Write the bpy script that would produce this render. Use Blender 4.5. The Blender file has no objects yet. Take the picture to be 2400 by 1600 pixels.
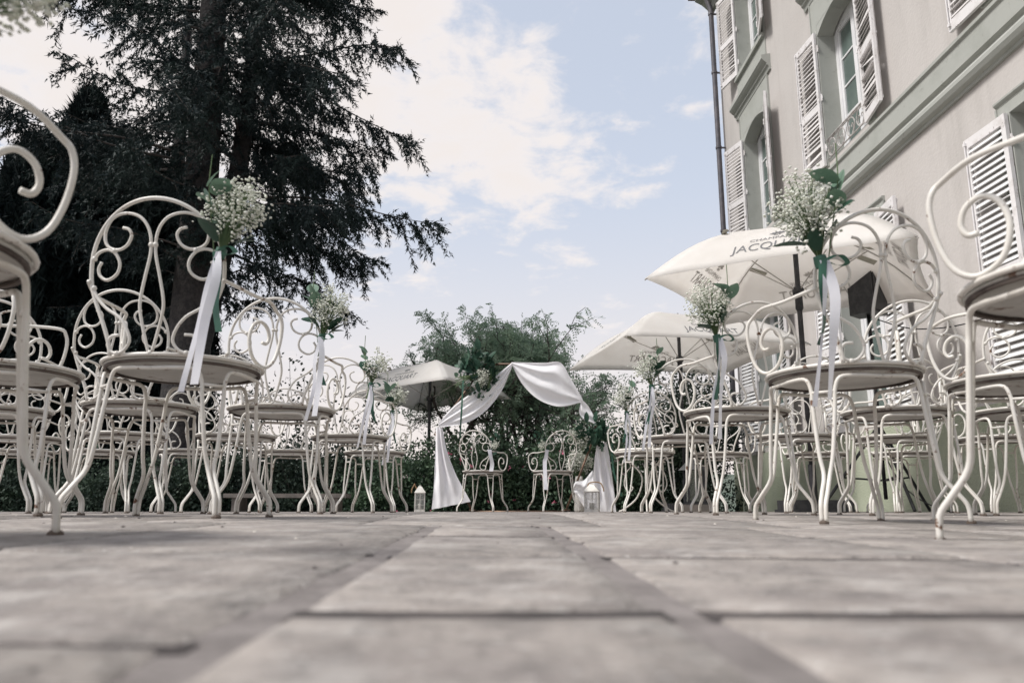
import bpy, bmesh, math, random
import numpy as np
from mathutils import Vector, Matrix, noise as mnoise

random.seed(7); RNG = np.random.default_rng(11)
R = math.radians
SC = bpy.context.scene
COL = SC.collection
PI = math.pi

# ------------------------------------------------------------------ camera
CAMZ = 0.0145
F_PX = 1867.0                      # focal length in pixels of the 2400 px wide frame (28 mm)
PITCH = math.atan(396 / F_PX); YAW = R(1.38)
cam_d = bpy.data.cameras.new('camera'); cam = bpy.data.objects.new('camera', cam_d); COL.objects.link(cam)
cam_d.lens = 28.0; cam_d.sensor_width = 36.0; cam_d.clip_start = 0.02; cam_d.clip_end = 9000
cam.location = (0, 0, CAMZ); cam.rotation_euler = (R(90) + PITCH, 0, -YAW)
cam_d.dof.use_dof = True; cam_d.dof.focus_distance = 5.0; cam_d.dof.aperture_fstop = 4.8
SC.camera = cam
CAMM = Matrix.Rotation(-YAW, 3, 'Z') @ Matrix.Rotation(R(90) + PITCH, 3, 'X')

def ray(px, py):
    return CAMM @ Vector(((px - 1200) / F_PX, (800 - py) / F_PX, -1.0))
def at(px, py, Y):
    """real point of the place that lies at aisle distance Y under pixel px, py of the photograph"""
    d = ray(px, py); return Vector((0, 0, CAMZ)) + d * (Y / d.y)

# ------------------------------------------------------------------ world
SUN_AZ, SUN_EL = R(-108), R(52)     # azimuth from +Y, negative = left
w = bpy.data.worlds.new('World'); SC.world = w; w.use_nodes = True
nt = w.node_tree; N = nt.nodes; L = nt.links; N.clear()
def nn(t, **k):
    n = N.new(t)
    for a, b in k.items(): setattr(n, a, b)
    return n
def wmath(op, a, b=None, c=None):
    n = nn('ShaderNodeMath', operation=op)
    for i, v in enumerate((a, b, c)):
        if v is None: continue
        if isinstance(v, (int, float)): n.inputs[i].default_value = v
        else: L.new(v, n.inputs[i])
    return n.outputs[0]
def wmix(f, a, b):
    n = nn('ShaderNodeMix', data_type='RGBA')
    if isinstance(f, (int, float)): n.inputs[0].default_value = f
    else: L.new(f, n.inputs[0])
    for i, v in ((6, a), (7, b)):
        if isinstance(v, tuple): n.inputs[i].default_value = (*v, 1)
        else: L.new(v, n.inputs[i])
    return n.outputs[2]
def wmap(v, a, b, c=0.0, d=1.0):
    n = nn('ShaderNodeMapRange', interpolation_type='SMOOTHSTEP'); L.new(v, n.inputs[0])
    for i, x in enumerate((a, b, c, d)): n.inputs[i + 1].default_value = x
    return n.outputs[0]
SKY_STRENGTH = 0.093
sky = nn('ShaderNodeTexSky', sky_type='NISHITA'); sky.sun_disc = False
sky.sun_elevation = SUN_EL; sky.sun_rotation = SUN_AZ; sky.air_density = 1.0; sky.dust_density = 2.0; sky.ozone_density = 1.5
tc = nn('ShaderNodeTexCoord'); sp = nn('ShaderNodeSeparateXYZ'); L.new(tc.outputs['Generated'], sp.inputs[0])
zz = wmath('MAXIMUM', sp.outputs[2], 0.0)
inv = wmath('DIVIDE', 1.0, wmath('ADD', zz, 0.16))
vs = nn('ShaderNodeVectorMath', operation='SCALE'); L.new(tc.outputs['Generated'], vs.inputs[0]); L.new(inv, vs.inputs['Scale'])
pl = nn('ShaderNodeVectorMath', operation='MULTIPLY'); L.new(vs.outputs[0], pl.inputs[0]); pl.inputs[1].default_value = (1, 1, 0.35)
n1 = nn('ShaderNodeTexNoise'); n1.inputs['Scale'].default_value = 7.5; n1.inputs['Detail'].default_value = 9; n1.inputs['Roughness'].default_value = 0.60
n1.inputs['Distortion'].default_value = 0.25
L.new(pl.outputs[0], n1.inputs['Vector'])
n2 = nn('ShaderNodeTexNoise'); n2.inputs['Scale'].default_value = 1.7; n2.inputs['Detail'].default_value = 3
L.new(pl.outputs[0], n2.inputs['Vector'])
# the cloud bank lies left of a plane through the viewer
pn = ray(1120, 0).cross(ray(1480, 520)).normalized()
if pn.x > 0: pn = -pn
dt = nn('ShaderNodeVectorMath', operation='DOT_PRODUCT'); L.new(tc.outputs['Generated'], dt.inputs[0]); dt.inputs[1].default_value = pn
bank = wmap(dt.outputs['Value'], -0.10, 0.10, -0.04, 0.24)
dens = wmath('ADD', wmath('ADD', n1.outputs[0], bank), wmath('MULTIPLY', wmath('SUBTRACT', n2.outputs[0], 0.5), 0.26))
lowfade = wmap(zz, 0.27, 0.44, -0.30, 0.0)
dens = wmath('ADD', dens, lowfade)
cl = wmap(dens, 0.47, 0.70)
shade = wmap(dens, 0.56, 0.92, 0.0, 1.0)
base = nn('ShaderNodeVectorMath', operation='SCALE'); L.new(sky.outputs[0], base.inputs[0]); base.inputs['Scale'].default_value = 0.68
veil = wmap(zz, -0.02, 0.62, 1.0, 0.74)                # thin veil of high cloud, thickest low down
SKYG = 10.0
hz = wmap(zz, 0.04, 0.42)
veilcol = wmix(hz, (0.47 * SKYG, 0.43 * SKYG, 0.41 * SKYG), (0.355 * SKYG, 0.385 * SKYG, 0.445 * SKYG))
c0 = wmix(veil, base.outputs[0], veilcol)
ccol = wmix(shade, (0.465 * SKYG, 0.44 * SKYG, 0.435 * SKYG), (0.465 * SKYG, 0.43 * SKYG, 0.41 * SKYG))
c1 = wmix(wmath('MULTIPLY', cl, 0.92), c0, ccol)
bg = nn('ShaderNodeBackground'); L.new(c1, bg.inputs[0]); bg.inputs[1].default_value = SKY_STRENGTH
wo = nn('ShaderNodeOutputWorld'); L.new(bg.outputs[0], wo.inputs[0])

sun_d = bpy.data.lights.new('sun', 'SUN'); sun = bpy.data.objects.new('sun', sun_d); COL.objects.link(sun)
sun_d.energy = 1.9; sun_d.angle = R(14); sun_d.color = (1.0, 0.97, 0.93)
sv = Vector((math.sin(SUN_AZ) * math.cos(SUN_EL), math.cos(SUN_AZ) * math.cos(SUN_EL), math.sin(SUN_EL)))
sun.rotation_euler = (-sv).to_track_quat('-Z', 'Y').to_euler()
vsn = SC.view_settings; vsn.view_transform = 'Standard'; vsn.look = 'None'; vsn.gamma = 1.0; vsn.use_curve_mapping = False
vsn.exposure = 1.1
SC.cycles.max_bounces = 8; SC.cycles.transparent_max_bounces = 8
SC.cycles.use_denoising = True

# ------------------------------------------------------------------ helpers
def mat(name, col, rough=0.6, metal=0.0, noise=None, bump=None, col2=None, fac=(0.4, 0.6), trans=0.0, spec=0.5, extra=None):
    m = bpy.data.materials.new(name); m.use_nodes = True
    t = m.node_tree; b = t.nodes['Principled BSDF']
    b.inputs['Base Color'].default_value = (*col, 1); b.inputs['Roughness'].default_value = rough
    b.inputs['Metallic'].default_value = metal; b.inputs['Specular IOR Level'].default_value = spec
    tcn = t.nodes.new('ShaderNodeTexCoord')
    src = None
    if noise:
        n = t.nodes.new('ShaderNodeTexNoise'); n.inputs['Scale'].default_value = noise; n.inputs['Detail'].default_value = 6
        n.inputs['Roughness'].default_value = 0.6
        t.links.new(tcn.outputs['Object'], n.inputs['Vector'])
        r = t.nodes.new('ShaderNodeMapRange'); r.inputs[1].default_value, r.inputs[2].default_value = fac
        t.links.new(n.outputs[0], r.inputs[0])
        mx = t.nodes.new('ShaderNodeMix'); mx.data_type = 'RGBA'
        t.links.new(r.outputs[0], mx.inputs[0]); mx.inputs[6].default_value = (*col, 1); mx.inputs[7].default_value = (*(col2 or col), 1)
        t.links.new(mx.outputs[2], b.inputs['Base Color']); src = mx.outputs[2]
    if bump:
        n = t.nodes.new('ShaderNodeTexNoise'); n.inputs['Scale'].default_value = bump[0]; n.inputs['Detail'].default_value = 8
        t.links.new(tcn.outputs['Object'], n.inputs['Vector'])
        bp = t.nodes.new('ShaderNodeBump'); bp.inputs['Strength'].default_value = bump[1]; bp.inputs['Distance'].default_value = bump[2]
        t.links.new(n.outputs[0], bp.inputs['Height']); t.links.new(bp.outputs[0], b.inputs['Normal'])
    if trans:
        tr = t.nodes.new('ShaderNodeBsdfTranslucent'); ms = t.nodes.new('ShaderNodeMixShader'); ms.inputs[0].default_value = trans
        tr.inputs[0].default_value = (*col, 1)
        if src: t.links.new(src, tr.inputs[0])
        o = t.nodes['Material Output']
        t.links.new(b.outputs[0], ms.inputs[1]); t.links.new(tr.outputs[0], ms.inputs[2]); t.links.new(ms.outputs[0], o.inputs[0])
    if extra: extra(m, t, b, tcn)
    return m

def layer(t, tcn, b, color, scale, lo, hi, detail=8, coord='Object', rough=None, stretch=None, amount=1.0, vary=False):
    """mix one more weathering colour over whatever feeds Base Color"""
    n = t.nodes.new('ShaderNodeTexNoise'); n.inputs['Scale'].default_value = scale; n.inputs['Detail'].default_value = detail
    n.inputs['Roughness'].default_value = 0.65
    src = tcn.outputs[coord]
    if vary:
        oi = t.nodes.new('ShaderNodeObjectInfo'); sc_ = t.nodes.new('ShaderNodeMath'); sc_.operation = 'MULTIPLY'; sc_.inputs[1].default_value = 37.0
        t.links.new(oi.outputs['Random'], sc_.inputs[0]); va = t.nodes.new('ShaderNodeVectorMath'); va.operation = 'ADD'
        t.links.new(src, va.inputs[0]); t.links.new(sc_.outputs[0], va.inputs[1]); src = va.outputs[0]
    if stretch:
        mp = t.nodes.new('ShaderNodeMapping'); mp.inputs['Scale'].default_value = stretch; t.links.new(src, mp.inputs[0]); src = mp.outputs[0]
    t.links.new(src, n.inputs['Vector'])
    r = t.nodes.new('ShaderNodeMapRange'); r.inputs[1].default_value = lo; r.inputs[2].default_value = hi; r.inputs[4].default_value = amount
    t.links.new(n.outputs[0], r.inputs[0])
    mx = t.nodes.new('ShaderNodeMix'); mx.data_type = 'RGBA'
    t.links.new(r.outputs[0], mx.inputs[0])
    if b.inputs['Base Color'].is_linked: t.links.new(b.inputs['Base Color'].links[0].from_socket, mx.inputs[6])
    else: mx.inputs[6].default_value = b.inputs['Base Color'].default_value
    mx.inputs[7].default_value = (*color, 1)
    t.links.new(mx.outputs[2], b.inputs['Base Color'])

class MB:
    def __init__(s): s.v = []; s.f = []
    def add(s, v, f):
        o = len(s.v); s.v += [tuple(p) for p in v]; s.f += [tuple(i + o for i in q) for q in f]; return s
    def box(s, x0, x1, y0, y1, z0, z1):
        v = [(x, y, z) for z in (z0, z1) for y in (y0, y1) for x in (x0, x1)]
        return s.add(v, [(0, 2, 3, 1), (4, 5, 7, 6), (0, 1, 5, 4), (2, 6, 7, 3), (0, 4, 6, 2), (1, 3, 7, 5)])
    def obox(s, c, ax, ay, az):
        """box with centre c and half axes ax, ay, az"""
        c, ax, ay, az = map(Vector, (c, ax, ay, az))
        v = [c + ax * i + ay * j + az * k for k in (-1, 1) for j in (-1, 1) for i in (-1, 1)]
        return s.add(v, [(0, 2, 3, 1), (4, 5, 7, 6), (0, 1, 5, 4), (2, 6, 7, 3), (0, 4, 6, 2), (1, 3, 7, 5)])
    def tube(s, pts, r, n=6, closed=False, cap=True, r1=None):
        P = [Vector(p) for p in pts]; m = len(P)
        if m < 2: return s
        o = len(s.v); ref = None
        for i, p in enumerate(P):
            if closed: t = P[(i + 1) % m] - P[i - 1]
            else: t = P[min(i + 1, m - 1)] - P[max(i - 1, 0)]
            t.normalize() if t.length > 1e-9 else None
            if ref is None:
                ref = Vector((0, 0, 1)) if abs(t.z) < .9 else Vector((1, 0, 0))
            a = ref - t * ref.dot(t)
            if a.length < 1e-5: a = t.orthogonal()
            a.normalize(); b = t.cross(a); ref = a
            rr = r if r1 is None else r + (r1 - r) * i / (m - 1)
            if callable(rr): rr = rr(i / (m - 1))
            for k in range(n):
                an = 2 * PI * k / n; s.v.append(tuple(p + (a * math.cos(an) + b * math.sin(an)) * rr))
        for i in range(m if closed else m - 1):
            j = (i + 1) % m
            for k in range(n):
                k2 = (k + 1) % n; s.f.append((o + i * n + k, o + i * n + k2, o + j * n + k2, o + j * n + k))
        if cap and not closed:
            s.f.append(tuple(o + k for k in reversed(range(n)))); s.f.append(tuple(o + (m - 1) * n + k for k in range(n)))
        return s
    def lathe(s, prof, n=24, c=(0, 0, 0)):
        o = len(s.v); m = len(prof)
        for r, z in prof:
            for k in range(n):
                a = 2 * PI * k / n; s.v.append((c[0] + r * math.cos(a), c[1] + r * math.sin(a), c[2] + z))
        for i in range(m - 1):
            for k in range(n):
                k2 = (k + 1) % n; s.f.append((o + i * n + k, o + i * n + k2, o + (i + 1) * n + k2, o + (i + 1) * n + k))
        return s
    def grid(s, P):
        o = len(s.v); a = len(P); b = len(P[0])
        for row in P: s.v += [tuple(p) for p in row]
        for i in range(a - 1):
            for j in range(b - 1):
                s.f.append((o + i * b + j, o + i * b + j + 1, o + (i + 1) * b + j + 1, o + (i + 1) * b + j))
        return s
    def prism(s, poly, x0, x1):
        """closed polygon in y, z swept along x"""
        n = len(poly); v = [(x0, y, z) for y, z in poly] + [(x1, y, z) for y, z in poly]
        return s.add(v, [(i, (i + 1) % n, n + (i + 1) % n, n + i) for i in range(n)] + [tuple(reversed(range(n))), tuple(range(n, 2 * n))])
    def mesh(s, name, m, smooth=False):
        me = bpy.data.meshes.new(name); me.from_pydata(s.v, [], s.f)
        if m: me.materials.append(m)
        if smooth: me.polygons.foreach_set('use_smooth', [True] * len(me.polygons))
        me.update(); return me
    def build(s, name, m, parent=None, smooth=False, **k):
        return link(name, s.mesh(name, m, smooth), parent, **k)

def link(name, me, parent=None, loc=None, **props):
    o = bpy.data.objects.new(name, me); COL.objects.link(o)
    if parent: o.parent = parent
    if loc is not None: o.location = loc
    for k, v in props.items(): o[k] = v
    return o
def np_mesh(name, V, Fc, m, smooth=False):
    V = np.asarray(V, np.float32); Fc = np.asarray(Fc, np.int32); k = Fc.shape[1]
    me = bpy.data.meshes.new(name); me.vertices.add(len(V)); me.vertices.foreach_set('co', V.ravel())
    me.loops.add(Fc.size); me.loops.foreach_set('vertex_index', Fc.ravel())
    me.polygons.add(len(Fc)); me.polygons.foreach_set('loop_start', np.arange(0, Fc.size, k, dtype=np.int32))
    if smooth: me.polygons.foreach_set('use_smooth', np.ones(len(Fc), bool))
    me.materials.append(m); me.update(calc_edges=True); return me
def thing(name, label, cat, loc=(0, 0, 0), rz=0, group=None):
    o = bpy.data.objects.new(name, None); COL.objects.link(o); o.location = loc; o.rotation_euler = (0, 0, rz)
    return tag(o, label, cat, group)
def tag(o, label, cat, group=None):
    o['label'] = label; o['category'] = cat
    if group: o['group'] = group
    return o
def copy_tree(o, parent=None):
    c = o.copy(); COL.objects.link(c)
    if parent: c.parent = parent
    for ch in o.children: copy_tree(ch, c)
    return c
def spline(P, n=6, closed=False):
    P = [Vector(p) for p in P]; out = []; m = len(P)
    for i in range(m if closed else m - 1):
        p1, p2 = P[i], P[(i + 1) % m]
        p0 = P[i - 1] if (i > 0 or closed) else p1 * 2 - p2
        p3 = P[(i + 2) % m] if (i + 2 < m or closed) else p2 * 2 - p1
        for k in range(n):
            t = k / n
            out.append(0.5 * (2 * p1 + (p2 - p0) * t + (2 * p0 - 5 * p1 + 4 * p2 - p3) * t * t + (3 * p1 - p0 - 3 * p2 + p3) * t ** 3))
    if not closed: out.append(P[-1])
    return out
def gz(x, y):
    """height of the terrace: it dips towards the camera"""
    a = -0.0592 + 0.0193 * max(y, -1.0); k = 0.008
    b = -k * math.log(math.exp(-a / k) + 1.0) if a > -0.5 else a
    return b - 0.010 * max(-2, min(2, x)) * math.exp(-((y - 1.6) / 1.5) ** 2)

# ------------------------------------------------------------------ materials
def rusty(m, t, b, tcn):
    layer(t, tcn, b, (0.50, 0.45, 0.38), 7, 0.45, 0.72, amount=0.6, vary=True)
    layer(t, tcn, b, (0.14, 0.07, 0.04), 24, 0.615, 0.66, vary=True)
M_paint = mat('cream_paint', (0.68, 0.655, 0.61), 0.42, bump=(60, 0.12, 0.004), extra=rusty)
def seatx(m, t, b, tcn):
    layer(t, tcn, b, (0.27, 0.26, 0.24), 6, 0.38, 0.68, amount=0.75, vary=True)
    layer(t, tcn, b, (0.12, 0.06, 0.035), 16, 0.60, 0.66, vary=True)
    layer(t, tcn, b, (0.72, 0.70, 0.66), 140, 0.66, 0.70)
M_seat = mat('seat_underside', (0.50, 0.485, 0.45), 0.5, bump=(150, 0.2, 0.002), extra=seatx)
M_rust = mat('rusty_rim', (0.13, 0.105, 0.09), 0.8, noise=12, col2=(0.05, 0.035, 0.03), fac=(0.40, 0.62))
M_foot = mat('worn_foot', (0.10, 0.075, 0.06), 0.8)
def stonex(m, t, b, tcn):
    layer(t, tcn, b, (0.19, 0.168, 0.158), 5, 0.40, 0.62, amount=0.85)
    layer(t, tcn, b, (0.125, 0.115, 0.108), 19, 0.47, 0.66, amount=0.7)
    layer(t, tcn, b, (0.42, 0.392, 0.368), 11, 0.50, 0.68, amount=0.75)
    layer(t, tcn, b, (0.07, 0.06, 0.055), 75, 0.62, 0.68, amount=0.8)
    layer(t, tcn, b, (0.47, 0.45, 0.43), 120, 0.60, 0.66, amount=0.6)
M_slab = mat('slab_stone', (0.315, 0.282, 0.256), 0.85, bump=(45, 0.9, 0.008), extra=stonex)
M_dirt_shade = mat('joint_soil_shade', (0.03, 0.025, 0.024), 0.95, noise=30, col2=(0.06, 0.05, 0.048))  # soil, with the shade of the crevice put into its dark colour
M_joint = mat('mortar', (0.15, 0.133, 0.126), 0.95, noise=18, col2=(0.22, 0.197, 0.187), bump=(70, 0.6, 0.006))
def wallx(m, t, b, tcn):
    layer(t, tcn, b, (0.45, 0.42, 0.40), 0.8, 0.45, 0.75, amount=0.6)
    layer(t, tcn, b, (0.33, 0.31, 0.29), 1.8, 0.50, 0.74, amount=0.45, stretch=(1, 1.8, 0.22)); layer(t, tcn, b, (0.42, 0.40, 0.385), 7, 0.52, 0.72, amount=0.35); layer(t, tcn, b, (0.30, 0.27, 0.25), 34, 0.66, 0.72, amount=0.5)
M_wall = mat('plaster', (0.50, 0.472, 0.452), 0.9, bump=(28, 0.35, 0.01), extra=wallx)
def greenx(m, t, b, tcn): layer(t, tcn, b, (0.25, 0.265, 0.235), 2.2, 0.48, 0.72, amount=0.5); layer(t, tcn, b, (0.14, 0.15, 0.12), 9, 0.62, 0.72, amount=0.5)
M_green = mat('green_trim_paint', (0.365, 0.374, 0.347), 0.8, bump=(40, 0.25, 0.006), extra=greenx)
def roughcast(m, t, b, tcn): layer(t, tcn, b, (0.30, 0.34, 0.24), 1.5, 0.42, 0.7, amount=0.6); layer(t, tcn, b, (0.20, 0.22, 0.17), 30, 0.60, 0.7, amount=0.6)
M_base = mat('green_roughcast', (0.40, 0.43, 0.33), 0.95, bump=(55, 0.9, 0.02), extra=roughcast)
def peel(m, t, b, tcn): layer(t, tcn, b, (0.42, 0.38, 0.35), 5, 0.5, 0.7, amount=0.7); layer(t, tcn, b, (0.17, 0.13, 0.115), 20, 0.62, 0.68, stretch=(1, 1, 0.5))
M_shut = mat('peeling_white_paint', (0.70, 0.68, 0.68), 0.6, bump=(40, 0.4, 0.004), extra=peel)
def peel2(m, t, b, tcn): layer(t, tcn, b, (0.45, 0.43, 0.42), 4, 0.5, 0.75, amount=0.4)
M_slat = mat('slat_paint', (0.68, 0.655, 0.65), 0.6, bump=(40, 0.2, 0.003), extra=peel)
M_slatw = mat('sound_slat_paint', (0.74, 0.74, 0.74), 0.55, bump=(40, 0.2, 0.003), extra=peel2)
M_frame = mat('window_white', (0.76, 0.76, 0.77), 0.4, noise=3, col2=(0.66, 0.66, 0.67))
M_glass = mat('pane_glass', (0.09, 0.125, 0.115), 0.06, noise=0.9, col2=(0.15, 0.19, 0.175), spec=0.6)
M_pipe = mat('downpipe_metal', (0.085, 0.085, 0.10), 0.5, 0.3, noise=5, col2=(0.13, 0.12, 0.13))
M_roof = mat('roof_tiles', (0.25, 0.12, 0.08), 0.9, noise=4, col2=(0.16, 0.09, 0.07))
M_iron = mat('wrought_iron', (0.52, 0.50, 0.49), 0.6, noise=20, col2=(0.3, 0.27, 0.25))
M_black = mat('black_metal', (0.012, 0.013, 0.016), 0.55, noise=20, col2=(0.03, 0.03, 0.033))
M_cloth = mat('parasol_canvas', (0.92, 0.90, 0.875), 0.85, noise=2.5, col2=(0.88, 0.855, 0.825), bump=(6, 0.25, 0.03), trans=0.6)
M_print = mat('dark_print', (0.13, 0.13, 0.135), 0.8, noise=30, col2=(0.16, 0.16, 0.165))
M_show = mat('print_through', (0.50, 0.48, 0.46), 0.85, noise=30, col2=(0.54, 0.52, 0.50))
M_rib = mat('rib_metal', (0.42, 0.40, 0.37), 0.6, noise=20, col2=(0.36, 0.34, 0.32))
M_strap = mat('strap', (0.40, 0.39, 0.33), 0.8, noise=20, col2=(0.34, 0.33, 0.28))
M_drape = mat('white_voile', (0.95, 0.94, 0.955), 0.85, noise=3, col2=(0.92, 0.905, 0.925), trans=0.2)
M_copper = mat('copper_pipe', (0.17, 0.105, 0.07), 0.5, 0.5, noise=8, col2=(0.11, 0.075, 0.055))
M_rw = mat('white_ribbon', (0.82, 0.82, 0.86), 0.5, noise=8, col2=(0.74, 0.74, 0.8), trans=0.25)
M_rg = mat('green_ribbon', (0.018, 0.075, 0.05), 0.45, noise=8, col2=(0.03, 0.11, 0.07))
M_gyp = mat('gypsophila_white', (0.85, 0.85, 0.79), 0.8, noise=60, col2=(0.74, 0.77, 0.66), trans=0.2)
M_stem = mat('stem_green', (0.07, 0.12, 0.05), 0.7, noise=20, col2=(0.11, 0.16, 0.07))
M_euc = mat('eucalyptus_leaf', (0.10, 0.18, 0.125), 0.55, noise=9, col2=(0.20, 0.29, 0.21), trans=0.2)
M_eucd = mat('dark_leaf', (0.022, 0.058, 0.038), 0.45, noise=9, col2=(0.045, 0.09, 0.06), trans=0.12, spec=0.2)
M_bark = mat('bark', (0.022, 0.02, 0.021), 0.95, noise=14, col2=(0.045, 0.04, 0.039), bump=(24, 1.0, 0.03))
M_twig = mat('twig_bark', (0.05, 0.042, 0.038), 0.9, noise=14, col2=(0.08, 0.068, 0.06))
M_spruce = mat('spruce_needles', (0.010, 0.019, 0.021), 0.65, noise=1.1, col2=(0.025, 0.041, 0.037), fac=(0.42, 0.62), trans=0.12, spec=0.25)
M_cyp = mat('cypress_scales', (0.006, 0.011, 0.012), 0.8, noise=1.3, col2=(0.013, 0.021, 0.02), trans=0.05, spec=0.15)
M_rob = mat('robinia_leaf', (0.17, 0.25, 0.175), 0.5, noise=2.2, col2=(0.32, 0.42, 0.30), fac=(0.4, 0.6), trans=0.5, spec=0.4)
M_shr = mat('shrub_leaf', (0.04, 0.075, 0.045), 0.5, noise=2.6, col2=(0.10, 0.16, 0.09), fac=(0.4, 0.62), trans=0.2, spec=0.4)
M_shd = mat('dark_shrub_leaf', (0.022, 0.038, 0.029), 0.6, noise=2.6, col2=(0.055, 0.085, 0.056), fac=(0.4, 0.62), trans=0.15, spec=0.3)
M_pink = mat('pink_petals', (0.55, 0.10, 0.20), 0.6, noise=6, col2=(0.65, 0.22, 0.30), trans=0.3)
M_whitefl = mat('pale_petals', (0.72, 0.66, 0.66), 0.6, noise=6, col2=(0.66, 0.52, 0.54), trans=0.3)
M_soil = mat('garden_earth', (0.07, 0.075, 0.05), 0.95, noise=0.6, col2=(0.05, 0.07, 0.035), bump=(8, 0.6, 0.05))
M_hill = mat('hill_forest', (0.06, 0.085, 0.06), 0.95, noise=0.01, col2=(0.10, 0.12, 0.09), bump=(0.05, 0.7, 8))
M_lan = mat('lantern_white', (0.74, 0.72, 0.68), 0.5, noise=14, col2=(0.60, 0.57, 0.52))
M_lglass = mat('lantern_glass', (0.9, 0.9, 0.9), 0.05, noise=3, col2=(0.86, 0.87, 0.87))
M_lglass.node_tree.nodes['Principled BSDF'].inputs['Transmission Weight'].default_value = 0.95
M_wax = mat('candle_wax', (0.78, 0.74, 0.66), 0.5, noise=5, col2=(0.72, 0.68, 0.6))
M_rope = mat('rope_handle', (0.30, 0.19, 0.10), 0.9, noise=30, col2=(0.22, 0.13, 0.07))
M_wood = mat('grey_wood', (0.16, 0.14, 0.125), 0.85, noise=6, col2=(0.11, 0.10, 0.09), bump=(30, 0.5, 0.01))
M_leaf_dry = mat('dry_scrap', (0.62, 0.58, 0.52), 0.8, noise=30, col2=(0.5, 0.45, 0.4))

# ------------------------------------------------------------------ the setting: ground
def z_garden(x, y):
    return -0.5 - max(0, y - 11.2) * 0.05 - max(0, -x - 7) * 0.02
g = MB()
ys = [-60, -20, 11.5, 13, 16, 20, 30, 60, 150, 500, 2000, 6000]; xs = [-6000, -1500, -400, -120, -40, -15, -8, -4, 0, 4, 8, 15, 40, 120, 400, 1500, 6000]
g.grid([[(x, y, -0.9 if y < 11 else max(z_garden(x, y), -4.0)) for y in ys] for x in xs][::-1])
g.build('garden_ground', M_soil, kind='structure')
# bed of the terrace: mortar sheet under the slabs, one sheet with a front edge
TX0, TX1, TY0, TY1 = -9.0, 4.46, -3.0, 10.75
slabs_y1 = 5.2
def terr_grid(x0, x1, y0, y1, nx, ny, dz):
    return [[(x0 + (x1 - x0) * i / nx, y0 + (y1 - y0) * j / ny, gz(x0 + (x1 - x0) * i / nx, y0 + (y1 - y0) * j / ny) + dz) for j in range(ny + 1)] for i in range(nx + 1)][::-1]
tb = MB(); tb.grid(terr_grid(TX0, TX1, TY0, TY1, 40, 160, -0.0120))
terrace = tb.build('terrace_floor', M_joint, kind='structure')
tw = MB(); tw.box(TX0, TX1, TY1 - .02, TY1 + .25, -1.2, -0.02); tw.box(TX0 - .25, TX0, TY0, TY1, -1.2, -0.02)
tw.build('terrace_edge', M_joint, terrace)

def slab(x0, x1, y0, y1, name='paving_slab'):
    """one flagstone: worn top with a rounded, chipped edge that follows the terrace"""
    b = MB(); nx, ny = (5, 7) if y1 < 1.6 else (2, 4); e = 0.005
    dz = random.uniform(-0.0008, 0.0012); tx, ty = random.uniform(-.003, .003), random.uniform(-.003, .003)
    cx, cy = (x0 + x1) / 2, (y0 + y1) / 2
    def top(x, y): return gz(x, y) + dz + tx * (x - cx) + ty * (y - cy) + 0.0016 * mnoise.noise(Vector((x * 9, y * 9, 3)))
    def ln(a, c, n): return [a, a + e] + [a + e + (c - a - 2 * e) * k / n for k in range(1, n)] + [c - e, c]
    X, Y = ln(x0, x1, nx), ln(y0, y1, ny)
    P = []
    for i, x in enumerate(X):
        row = []
        for j, y in enumerate(Y):
            edge = i in (0, len(X) - 1) or j in (0, len(Y) - 1)
            jx = 0.007 * mnoise.noise(Vector((x * 11, y * 11, 9))); jy = 0.009 * mnoise.noise(Vector((x * 14, y * 14, 19)))
            row.append((x + jx, y + jy, top(x, y) - (0.006 if edge else 0)))
        P.append(row)
    b.grid(P[::-1])
    return b.build(name, M_slab, terrace, smooth=True)
CW = 0.253                                     # the central strip of flags
JD = MB()  # cross joint strips set high: dirt and painted crevice shade in one
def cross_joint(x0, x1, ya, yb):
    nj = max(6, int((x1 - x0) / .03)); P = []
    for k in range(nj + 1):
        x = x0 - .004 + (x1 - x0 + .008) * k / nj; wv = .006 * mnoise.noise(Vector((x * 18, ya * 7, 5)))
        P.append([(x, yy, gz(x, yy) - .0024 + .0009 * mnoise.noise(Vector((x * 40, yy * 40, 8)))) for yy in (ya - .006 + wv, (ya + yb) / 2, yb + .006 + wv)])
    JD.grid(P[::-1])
def strip(x0, x1, y_first, pitch, jit, gap=0.028):
    y = y_first
    while y < slabs_y1:
        p = pitch * random.uniform(1 - jit, 1 + jit)
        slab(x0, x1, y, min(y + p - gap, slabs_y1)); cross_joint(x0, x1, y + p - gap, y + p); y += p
MJ = MB()
def mortar(x0, x1, ya, yb):
    n = int((yb - ya) / .06); MJ.grid([[(x, ya + (yb - ya) * k / n, gz(x, ya + (yb - ya) * k / n) - .0034 + .0012 * mnoise.noise(Vector((x * 20, k * .7, 2)))) for k in range(n + 1)] for x in (x1, (x0 + x1) / 2, x0)])
YA = 2.005                                     # nearest field of flags, then a second field laid on other lines
slabs_y1 = YA - .012
edges = [-2.3, -1.67, -1.13, -.63, -.139, .125, .61, 1.11, 1.61, 2.2]
for a, b_ in zip(edges, edges[1:]):
    wj = .015 if a in (-.139, .125) or b_ in (-.139, .125) else .008
    l_, r_ = (a + (.015 if a in (-.139, .125) else .008)), (b_ - (.015 if b_ in (-.139, .125) else .008))
    if a in (-.139, .125): strip(l_, r_, 0.065, 0.485, 0.0, gap=.034)
    else: strip(l_, r_, -0.15 if b_ == -.139 else random.uniform(-.3, .1), .62, .08, gap=.014)
for e in edges: mortar(e - .022, e + .022, 0.02, YA)
mortar_y0 = YA
slabs_y1 = 5.2
edges2 = [-3.0, -2.42, -1.85, -1.3, -.86, -.33, .28, .78, 1.36, 1.9, 2.5, 2.9]
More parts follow.
